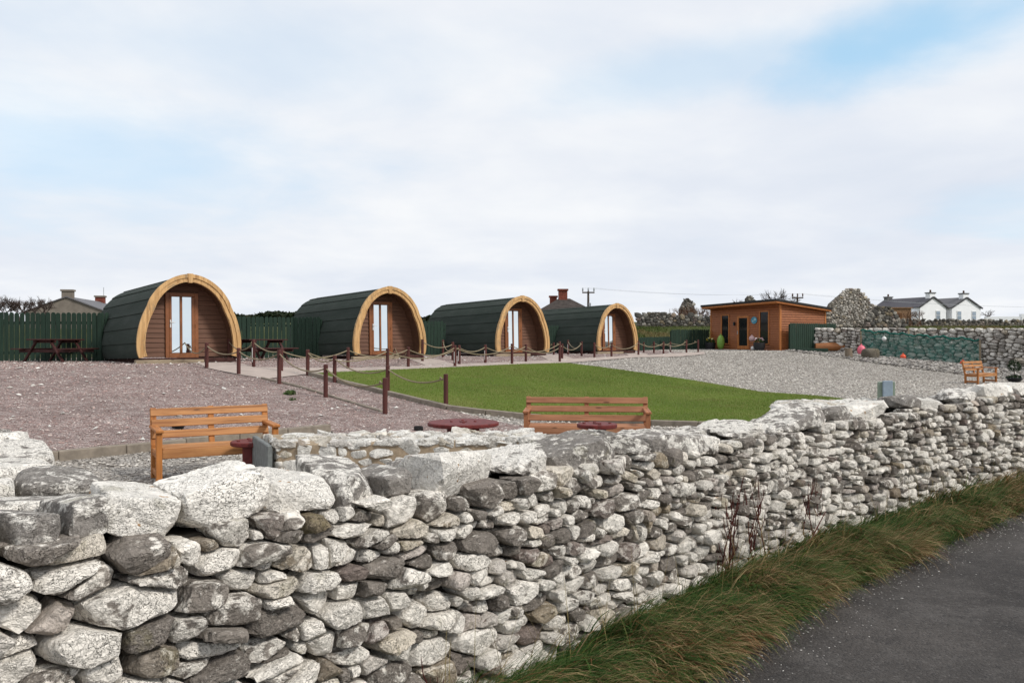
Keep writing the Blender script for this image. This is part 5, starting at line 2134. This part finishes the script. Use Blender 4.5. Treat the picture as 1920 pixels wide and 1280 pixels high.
X6 = (1399 - 960) / FPX * Y6
rubble_panel('ruined_chimney', 'dark ruined chimney stub showing above the cabin roof', 'ruin', (X6, Y6), (X6 + 14 * Y6 / FPX, Y6), zat(590, Y6), [(0, -1), (.72, -1), (.72, 1.55), (.5, 1.85), (.2, 1.8), (0, 1.5)], [(.16, 3), (.1, 4)], STONE_DARK, lv=1)

# ---- bare trees and scrub


def branches(mb, p, d, L, r, depth, spread=.55, kids=3, up=.15, n=4):
    p = Vector(p)
    d = Vector(d).normalized()
    mid_ = p + d * L * .5 + Vector(rng.normal(0, .05 * L, 3))
    e = p + d * L + Vector(rng.normal(0, .06 * L, 3))
    mb.tube([p, mid_, e], [r, r * .8, r * .6], n, caps=False)
    if depth <= 0:
        return
    for k in range(kids):
        q = p.lerp(e, rng.uniform(.45, 1.0)) if k else e
        nd_ = (d + Vector(rng.normal(0, spread, 3)) + Vector((0, 0, up))).normalized()
        branches(mb, q, nd_, L * rng.uniform(.6, .82), r * .64, depth - 1, spread, kids, up, 3 if depth < 3 else n)


def bare_tree(label, px, py_base, py_top, Y, width_px, mat=TWIG, depth=4, stems=1, group=None, kids=3, name='bare_tree', cat='tree'):
    X = (px - 960) / FPX * Y
    zb_ = zat(py_base, Y)
    Ht = (py_base - py_top) * Y / FPX
    root = empty(name, (X, Y, zb_))
    tag(root, label, cat, group)
    w = width_px * Y / FPX
    tr_, cr_ = MB(), MB()
    for k in range(stems):
        x = rng.uniform(-.5, .5) * w * (.8 if stems > 1 else 0)
        lean_ = rng.normal(0, .25) if stems > 1 else 0
        th = Ht * rng.uniform(.25, .38)
        r0 = Ht * .028
        top = (x + lean_ * th, rng.normal(0, .1), th)
        tr_.tube([(x, 0, -.4), (x + lean_ * th * .5, 0, th * .5), top], [r0, r0 * .85, r0 * .7], 6)
        for j in range(4 if stems == 1 else 3):
            a = rng.uniform(0, 6.28)
            branches(cr_, top, (math.cos(a) * .75 * w / Ht * 1.3 + lean_, math.sin(a) * .6, .8), Ht * .30, r0 * .62, depth - 1, .5, kids)
    tr_.build('trunk', mat, root)
    cr_.build('crown', mat, root)
    return root


TG = 'bare winter trees behind the left fence'
bare_tree('bare winter tree over the fence at the left edge', 6, 600, 558, 60, 40, stems=4, kids=4, group=TG)
bare_tree('bare winter tree over the fence, middle of three at left', 42, 600, 556, 62, 40, stems=4, kids=4, group=TG)
bare_tree('bare winter tree beside the grey house gable', 78, 600, 557, 64, 36, stems=4, kids=4, group=TG)
bare_tree('bare tree above the cabin roof, left of the two', 1386, 590, 552, 84, 26, stems=2, depth=3)
bare_tree('wide bare tree above the cabin roof', 1447, 590, 543, 84, 50, stems=4)
bare_tree('small bare shrub right of the white cottages', 1856, 603, 577, 110, 26, stems=3, depth=3, name='bare_shrub', cat='shrub')
bare_tree('red-brown bramble thicket around the small ruin', 1300, 606, 570, 72, 62, TWIGRED, 4, 9, name='bramble_thicket', cat='shrub')
bare_tree('red-brown scrub in front of the timber hut', 1715, 606, 578, 70, 34, TWIGRED, 3, 7, name='bramble_thicket', cat='shrub')
bare_tree('sparse scrub at the foot of the timber hut', 1690, 604, 582, 72, 26, TWIGRED, 3, 5, name='bramble_thicket', cat='shrub')


def hedge(label, px0, px1, py_base, py_top, Y, n=2600):
    X0_, X1_ = (px0 - 960) / FPX * Y, (px1 - 960) / FPX * Y
    root = empty('hedge', ((X0_ + X1_) / 2, Y, zat(py_base, Y)))
    tag(root, label, 'hedge')
    Ht = (py_base - py_top) * Y / FPX
    x = rng.uniform(-.5, .5, n) * (X1_ - X0_)
    hh = Ht * (.85 + .12 * np.sin(x * .9) + .08 * np.sin(x * 2.3 + 1))
    c = np.stack([x, rng.normal(0, .5, n), hh * rng.uniform(0.2, 1.0, n) ** .6], 1)
    a = rng.normal(size=(n, 3))
    a /= np.linalg.norm(a, axis=1, keepdims=True)
    b_ = np.cross(a, rng.normal(size=(n, 3)))
    b_ /= np.linalg.norm(b_, axis=1, keepdims=True)
    s_ = rng.uniform(.12, .26, (n, 1))
    V_ = np.stack([c - a * s_, c + b_ * s_ * .6, c + a * s_, c - b_ * s_ * .6], 1).reshape(-1, 3)
    col = np.array([(.012, .02, .008), (.02, .032, .012), (.03, .035, .016)])[rng.integers(0, 3, n)]
    link('foliage', mesh_np('foliage', V_, np.arange(n * 4).reshape(n, 4), False, {'col': np.repeat(col, 4, 0)}), LEAFDARK, root)
    m_ = MB()
    for k in range(8):
        xx = (k + .5) / 8 * (X1_ - X0_) - (X1_ - X0_) / 2
        m_.tube([(xx, 0, -.3), (xx + .1, 0, Ht * .7)], .06, 5)
    m_.build('stems', TWIG, root)


hedge('dark evergreen hedge behind the fence between nearest and second pod', 425, 575, 612, 585, 58)
hedge('dark evergreen hedge behind the fence between second and third pod', 780, 850, 612, 590, 62, 1500)


def pole(label, px, py_base, py_top, Y, kind):
    X = (px - 960) / FPX * Y
    root = empty('utility_pole', (X, Y, zat(py_base, Y)))
    tag(root, label, 'pole', 'utility poles')
    Ht = (py_base - py_top) * Y / FPX
    MB().tube([(0, 0, -.3), (0, 0, Ht)], [.12, .09], 8).build('shaft', POLEWOOD, root)
    arm = MB().box((0, -.1, Ht - .12), (1.1, .1, .12)).build('crossarm', POLEWOOD, root)
    for x in (-.5, 0, .5):
        MB().lathe([(.03, Ht - .06), (.05, Ht), (.07, Ht + .10), (.06, Ht + .26), (.03, Ht + .30)], 8, (x, -.1 if x else -.02, .02)).build('insulator', CERAMIC if kind else METALGREY, arm)
    if not kind:
        MB().box((.12, -.16, Ht - 1.2), (.2, .16, .3)).build('switch_box', METALGREY, root)
    return (X, Y, zat(py_base, Y) + Ht)


pA = pole('utility pole with short crossarm behind the farthest pod', 1103, 600, 546, 74, 0)
pB = pole('utility pole with three insulators above the cabin roof', 1495, 600, 556, 82, 1)
for k, x in enumerate((-.5, .0, .5)):
    m_ = MB()
    for a_, b_ in (((pA[0] + x, pA[1] - .1, pA[2] + .3), (pB[0] + x, pB[1] - .1, pB[2] + .3)), ((pB[0] + x, pB[1] - .1, pB[2] + .3), (pB[0] + 45 + x, pB[1] + 30, pB[2] + .2))):
        m_.tube([tuple(np.array(a_) * (1 - u) + np.array(b_) * u - np.array((0, 0, 4 * .35 * u * (1 - u)))) for u in np.linspace(0, 1, 14)], .006, 4)
    o = m_.build('overhead_wire', METALGREY)
    tag(o, ['lowest hung overhead wire, on the left insulators of both poles', 'overhead wire on the middle insulators of both poles', 'overhead wire on the right insulators of both poles'][k], 'wire', 'overhead wires')

# ------------------------------------------------------------------ grass, gravel stones and weeds


def blades(base, dirs, L, W, a0, a1, col, segs=4, floor=None):
    n = len(base)
    pos = base.copy()
    side_ = np.stack([-dirs[:, 1], dirs[:, 0], np.zeros(n)], 1)
    d3 = np.concatenate([dirs, np.zeros((n, 1))], 1)
    up = np.array((0, 0, 1.0))
    rows = [np.stack([pos - side_ * W[:, None] / 2, pos + side_ * W[:, None] / 2], 1)]
    for k in range(segs):
        a = a0 + (a1 - a0) * (k / max(1, segs - 1))
        pos = pos + (d3 * np.sin(a)[:, None] + up * np.cos(a)[:, None]) * (L / segs)[:, None]
        if floor is not None:
            pos[:, 2] = np.maximum(pos[:, 2], floor(pos))
        if k < segs - 1:
            w = W * (1 - .75 * (k + 1) / segs)
            rows.append(np.stack([pos - side_ * w[:, None] / 2, pos + side_ * w[:, None] / 2], 1))
    V_ = np.concatenate([np.concatenate(rows, 1), pos[:, None]], 1)            # n, 2*segs+1, 3
    m_ = 2 * segs + 1
    f = []
    for k in range(segs - 1):
        i = 2 * k
        f += [(i, i + 1, i + 3), (i, i + 3, i + 2)]
    i = 2 * (segs - 1)
    f.append((i, i + 1, i + 2))
    F_ = (np.array(f)[None] + (np.arange(n) * m_)[:, None, None]).reshape(-1, 3)
    return V_.reshape(-1, 3), F_, np.repeat(col, m_, 0)


tuft_n = 1500
tt_ = rng.uniform(WP.t_of_px(640) - .3, WP.L, tuft_n)
tt_ = np.concatenate([tt_, rng.uniform(WP.t_of_px(640) - .3, WP.t_of_px(1500), 900)])
qt = rng.uniform(.0, .97, len(tt_)) ** .8
nb_ = 40
T2 = np.repeat(tt_, nb_) + rng.normal(0, .055, len(tt_) * nb_)
Q2 = np.clip(np.repeat(qt, nb_) + rng.normal(0, .06, len(tt_) * nb_), -.02, 1.0)
B_ = verge_pt(T2, Q2)
out = WP.nrm(T2)
along = np.stack([-out[:, 1], out[:, 0]], 1)
ta = np.repeat(rng.normal(.12, .35, len(tt_)), nb_) + rng.normal(0, .38, len(T2))
dirs = out * np.cos(ta)[:, None] + along * np.sin(ta)[:, None]
Lb = np.repeat(rng.uniform(.20, .40, len(tt_)), nb_) * rng.uniform(.6, 1.15, len(T2)) * (1 - .35 * np.clip(Q2 - .6, 0, 1)) * (.55 + .45 * np.clip(Q2 / .35, 0, 1))
straw = np.repeat(np.where(rng.uniform(0, 1, len(tt_)) < np.clip(.06 + (qt - .25) * .75, .06, .46), rng.uniform(.75, 1.15, len(tt_)), rng.uniform(0, .16, len(tt_))), nb_)
far_ = np.clip((T2 - 7) / 4, 0, 1)
gcol = np.array((.034, .082, .015)) + rng.uniform(0, 1, (len(T2), 1)) ** 2 * np.array((.05, .07, .02))
scol = np.array((.40, .285, .145)) + rng.uniform(-1, 1, (len(T2), 1)) * np.array((.11, .085, .04))
bcol = np.array((.19, .085, .035)) + rng.uniform(-.5, 1, (len(T2), 1)) * np.array((.07, .04, .02))
pick = rng.uniform(0, 1, len(T2))
isb = (pick < straw * .85)[:, None]
col_ = np.where(isb, np.where((rng.uniform(0, 1, len(T2)) < .35)[:, None], bcol, scol), gcol)
olive = (rng.uniform(0, 1, len(T2)) < .10)[:, None]
col_ = np.where(olive & ~isb, gcol * np.array((1.9, 1.35, 1.2)), col_)
Wb = rng.uniform(.004, .0075, len(T2)) * (1 + far_ * .6) * np.where(rng.uniform(0, 1, len(T2)) < .07, 2.2, 1.0)
a0_ = rng.uniform(.05, .6, len(T2))
a1_ = a0_ + rng.uniform(.9, 2.0, len(T2))
wid = np.interp(T2, vt, np.linalg.norm(ve - vw, axis=1))


def verge_floor(p):
    qn = Q2 + ((p[:, :2] - B_[:, :2]) * out).sum(1) / wid
    return np.where(qn > 1, .016, verge_pt(T2, np.clip(qn, 0, 1))[:, 2] + .004)


V_, F_, c_ = blades(B_, dirs, Lb, Wb, a0_, a1_, col_, 5, verge_floor)
# a few tall upright stalks
ns = 260
T3 = rng.uniform(WP.t_of_px(760), WP.L - 2, ns)
Q3 = rng.uniform(.02, .8, ns)
B3 = verge_pt(T3, Q3)
an = rng.uniform(0, 6.28, ns)
V3, F3, c3 = blades(B3, np.stack([np.cos(an), np.sin(an)], 1), rng.uniform(.3, .55, ns), rng.uniform(.003, .005, ns), rng.uniform(0, .2, ns), rng.uniform(.3, 1.1, ns), np.array((.28, .22, .09)) * rng.uniform(.6, 1.2, (ns, 1)), 5)
verge_grass = link('verge_grass', mesh_np('verge_grass', np.vstack([V_, V3]), np.vstack([F_, F3 + len(V_)]), False, {'col': np.vstack([c_, c3])}), BLADE)
tag(verge_grass, 'long green and straw grass drooping along the foot of the wall', 'grass', kind='stuff')


def scatter(poly, n):
    P_ = np.array(poly)
    lo, hi = P_.min(0), P_.max(0)
    out_ = np.zeros((0, 2))
    while len(out_) < n:
        c = rng.uniform(lo, hi, (n * 3, 2))
        out_ = np.vstack([out_, c[inside_poly(c, poly)]])
    return out_[:n]


lp = scatter(lawn_poly, 150000)
_lk = Path2(lawn_near, smooth=False)
_lt = rng.uniform(0, _lk.L, 9000)
lp = np.vstack([lp, _lk.at(_lt) + _lk.nrm(_lt) * (rng.normal(-.09, .05, 9000) + .03 * np.sin(_lt * 7))[:, None]])
an = rng.uniform(0, 6.28, len(lp))
mow = vnoise(np.column_stack([lp * .45, np.zeros(len(lp))]), 3)[:, None]
worn = np.clip(vnoise(np.column_stack([lp * .9 + 40, np.zeros(len(lp))]), 9) * 1.6 - .35, 0, 1)[:, None]
lc = (np.array((.15, .215, .04)) * (1 + .25 * mow)) * (1 - .55 * worn) + np.array((.19, .175, .06)) * .55 * worn + rng.uniform(-1, 1, (len(lp), 1)) * np.array((.035, .042, .012))
dry = (rng.uniform(0, 1, len(lp)) < .10)[:, None]
lc = np.where(dry, np.array((.26, .22, .09)), lc)
V_, F_, c_ = blades(np.column_stack([lp, G(lp[:, 0], lp[:, 1]) + .04]), np.stack([np.cos(an), np.sin(an)], 1), rng.uniform(.022, .05, len(lp)), rng.uniform(.008, .014, len(lp)), rng.uniform(.1, .5, len(lp)), rng.uniform(.5, 1.1, len(lp)), lc, 1)
lg_ = link('lawn_grass', mesh_np('lawn_grass', V_, F_, False, {'col': c_}), BLADE)
tag(lg_, 'short mown green grass of the kerbed lawn', 'grass', kind='stuff')
# rough grass on the bank and field strip behind
bp2 = np.vstack([scatter([(6, 57), (24, 57), (24, 70), (8, 69)], 16000), scatter([(22, 56), (60, 60), (60, 73), (30, 72)], 26000)])
an = rng.uniform(0, 6.28, len(bp2))
bcl = np.where((vnoise(np.column_stack([bp2 * .35, np.zeros(len(bp2))]), 5) > .05)[:, None], np.array((.16, .125, .05)), np.array((.07, .095, .022))) * rng.uniform(.7, 1.25, (len(bp2), 1))
V_, F_, c_ = blades(np.column_stack([bp2, G(bp2[:, 0], bp2[:, 1]) - .05]), np.stack([np.cos(an), np.sin(an)], 1), rng.uniform(.12, .3, len(bp2)), rng.uniform(.03, .06, len(bp2)), rng.uniform(.1, .5, len(bp2)), rng.uniform(.4, 1.2, len(bp2)), bcl, 2)
fg_ = link('field_grass', mesh_np('field_grass', V_, F_, False, {'col': c_}), BLADE)
tag(fg_, 'rough grass on the bank and field behind the yard', 'grass', kind='stuff')

OCT = np.array([(1, 0, 0), (-1, 0, 0), (0, 1, 0), (0, -1, 0), (0, 0, 1), (0, 0, -1)], float)
OCF = np.array([(0, 2, 4), (2, 1, 4), (1, 3, 4), (3, 0, 4), (2, 0, 5), (1, 2, 5), (3, 1, 5), (0, 3, 5)])


def pebbles(name, xy, size, cols, label, zoff):
    n = len(xy)
    an_ = rng.uniform(0, 6.28, n)
    sc_ = size[:, None] * np.column_stack([rng.uniform(.7, 1.4, n), rng.uniform(.5, 1.0, n), rng.uniform(.3, .6, n)])
    J = OCT[None] * sc_[:, None] * rng.uniform(.75, 1.25, (n, 6, 1))
    tl = rng.normal(0, .25, n)
    x, y, z = J[..., 0], J[..., 1], J[..., 2] + J[..., 0] * tl[:, None]
    c, s_ = np.cos(an_)[:, None], np.sin(an_)[:, None]
    V_ = np.stack([x * c - y * s_ + xy[:, :1], x * s_ + y * c + xy[:, 1:2], z + (G(xy[:, 0], xy[:, 1]) + zoff)[:, None] + size[:, None] * .22], -1).reshape(-1, 3)
    F_ = (OCF[None] + (np.arange(n) * 6)[:, None, None]).reshape(-1, 3)
    cc = np.array(cols)[rng.integers(0, len(cols), n)] * rng.uniform(.75, 1.2, (n, 1))
    o = link(name, mesh_np(name, V_, F_, False, {'col': np.repeat(cc, 6, 0)}), PEBBLE)
    tag(o, label, 'gravel', kind='stuff')
    return o


pk = scatter(pink_poly, 60000)
near = pk[:, 1] < 34
pebbles('pink_gravel', pk[near], rng.uniform(.014, .03, near.sum()), [(.41, .28, .25), (.34, .25, .23), (.48, .385, .35), (.26, .19, .17), (.58, .52, .48)], 'pinkish granite gravel spread around the pods', .016)
pw = scatter(pink_poly, 1100)
pebbles('stray_stones', pw, rng.uniform(.02, .065, len(pw)), [(.62, .6, .56), (.66, .64, .6), (.5, .47, .43)], 'stray white stones lying on the pink gravel', .02)
sp = scatter(shingle_poly, 90000)
ok = ~inside_poly(sp, lawn_poly) & ~inside_poly(sp, pink_poly) & ~inside_poly(sp, path_poly)
sp = sp[ok]
dist = sp[:, 1]
pebbles('white_shingle', sp, np.where(dist < 16, rng.uniform(.016, .042, len(sp)), rng.uniform(.022, .05, len(sp))), [(.48, .445, .40), (.53, .495, .445), (.38, .35, .31), (.43, .395, .35), (.28, .255, .23), (.58, .55, .50)], 'white limestone shingle covering the yard', .0)
# larger dark scree below the netted wall
dk = scatter([tuple(NET_A + (-2.5, -2)), tuple(NET_A), tuple(NET_B), tuple(NET_C), tuple(NET_C + (-5, -3)), tuple(NET_B + (-6, -3))], 5200)
pebbles('dark_scree', dk, rng.uniform(.04, .13, len(dk)), [(.30, .28, .25), (.22, .20, .18), (.42, .39, .36), (.14, .13, .12)], 'dark grey scree heaped below the netted boundary wall', .02)
# loose chips along the road edge
te_ = rng.uniform(0, EDGE.L, 6000)
oo = np.abs(rng.normal(0, .17, 6000))
rc_ = EDGE.at(te_) + EDGE.nrm(te_) * (oo + .02)[:, None]
rcs = rng.uniform(.002, .0075, 6000)
n_ = len(rc_)


def flat_pebbles(name, xy, size, cols, label, z):
    an_ = rng.uniform(0, 6.28, len(xy))
    n = len(xy)
    sc_ = size[:, None] * np.column_stack([rng.uniform(.7, 1.4, n), rng.uniform(.5, 1.0, n), rng.uniform(.4, .7, n)])
    J = OCT[None] * sc_[:, None] * rng.uniform(.75, 1.25, (n, 6, 1))
    c, s_ = np.cos(an_)[:, None], np.sin(an_)[:, None]
    x, y, zz_ = J[..., 0], J[..., 1], J[..., 2]
    V_ = np.stack([x * c - y * s_ + xy[:, :1], x * s_ + y * c + xy[:, 1:2], zz_ + z + size[:, None] * .3], -1).reshape(-1, 3)
    F_ = (OCF[None] + (np.arange(n) * 6)[:, None, None]).reshape(-1, 3)
    cc = np.array(cols)[rng.integers(0, len(cols), n)] * rng.uniform(.75, 1.2, (n, 1))
    o = link(name, mesh_np(name, V_, F_, False, {'col': np.repeat(cc, 6, 0)}), PEBBLE)
    tag(o, label, 'gravel', kind='stuff')


flat_pebbles('road_chippings', rc_, rcs, [(.32, .30, .28), (.2, .19, .18), (.5, .48, .45), (.12, .11, .105), (.12, .11, .105)], 'loose pale chippings along the road edge', .012)


def dock(label, T0, q, n, Hh, lean=0.15):
    b0 = verge_pt(np.array([T0]), np.array([q]))[0]
    root = empty('dock_plant', tuple(b0))
    tag(root, label, 'plant', 'dead dock plants at the wall foot')
    for k in range(n):
        x, y = rng.normal(0, .05, 2)
        l = rng.normal(0, lean, 2)
        h = Hh * rng.uniform(.7, 1.05)
        pts = [(x + l[0] * h * u + .02 * math.sin(u * 5 + k), y + l[1] * h * u, h * u - .05) for u in np.linspace(0, 1, 7)]
        m_ = MB()
        m_.tube(pts, [.0045, .0042, .004, .0035, .003, .0022, .0015], 6)
        for j in range(4):
            u = rng.uniform(.45, .95)
            i = int(u * 6)
            p = Vector(pts[i])
            a = rng.uniform(0, 6.28)
            m_.tube([p, p + Vector((math.cos(a) * .03, math.sin(a) * .03, .07)), p + Vector((math.cos(a) * .04, math.sin(a) * .04, .15))], [.003, .003, .0015], 5)
        st_ = m_.build('stem', STEM, root)
        sd = MB()
        for j in range(5):
            u = rng.uniform(.35, .95)
            p = Vector(pts[int(u * 6)]) + Vector(rng.normal(0, .012, 3))
            sd.box(tuple(p), (.008, .008, .011), rz=j)
        sd.build('seed_heads', STEM, st_)['kind'] = 'stuff'


dock('clump of dark red dock stems, leftmost of the tall ones against the wall', WP.t_of_px(1340), .10, 5, .86)
dock('clump of thin dark dock stems, middle one against the wall', WP.t_of_px(1395), .12, 5, .72, .12)
dock('clump of spreading dock stems, right of the tall ones', WP.t_of_px(1500), .10, 3, .80, .2)
dock('single dock stem at the grass edge in front of the wall', WP.t_of_px(1146), .06, 1, .45, .05)
dock('short dock stem at the bottom of the photo against the wall', WP.t_of_px(785), .06, 1, .34, .05)
b0 = verge_pt(np.array([WP.t_of_px(1410)]), np.array([.42]))[0]
tw = MB().tube([(0, 0, -.02), (.17, .17, .16), (.33, .35, .30)], [.006, .005, .003], 6).build('dry_twig', STEM)
tw.location = tuple(b0)
tag(tw, 'long bare twig leaning out of the verge grass', 'twig')


def weed(label, xy, z, n, r, cols):
    root = empty('weed_tuft', (xy[0], xy[1], z))
    tag(root, label, 'weed', 'small weeds')
    foliage('leaves', root, n, (r, r, r * .4), r * .3, cols, loc=(0, 0, r * .25))


q = gp(543, 741)
weed('small green weed tuft on the pink gravel behind the left bench', q, g1(*q) + .02, 120, .14, [(.05, .085, .025), (.07, .10, .03)])
q = gp(548, 752)
weed('smaller green weed tuft just in front of another on pink gravel', q, g1(*q) + .02, 60, .08, [(.05, .085, .025), (.07, .10, .03)])
q = gp(70, 846)
weed('green weed beside the kerb at the left edge', q, g1(*q) + .02, 90, .13, [(.05, .10, .02), (.07, .12, .03)])
b0 = verge_pt(np.array([WP.t_of_px(1625) - .2]), np.array([.75]))[0]
weed('bright green leafy weed at the road edge of the verge', b0[:2], .05, 110, .13, [(.07, .17, .03), (.09, .2, .04)])
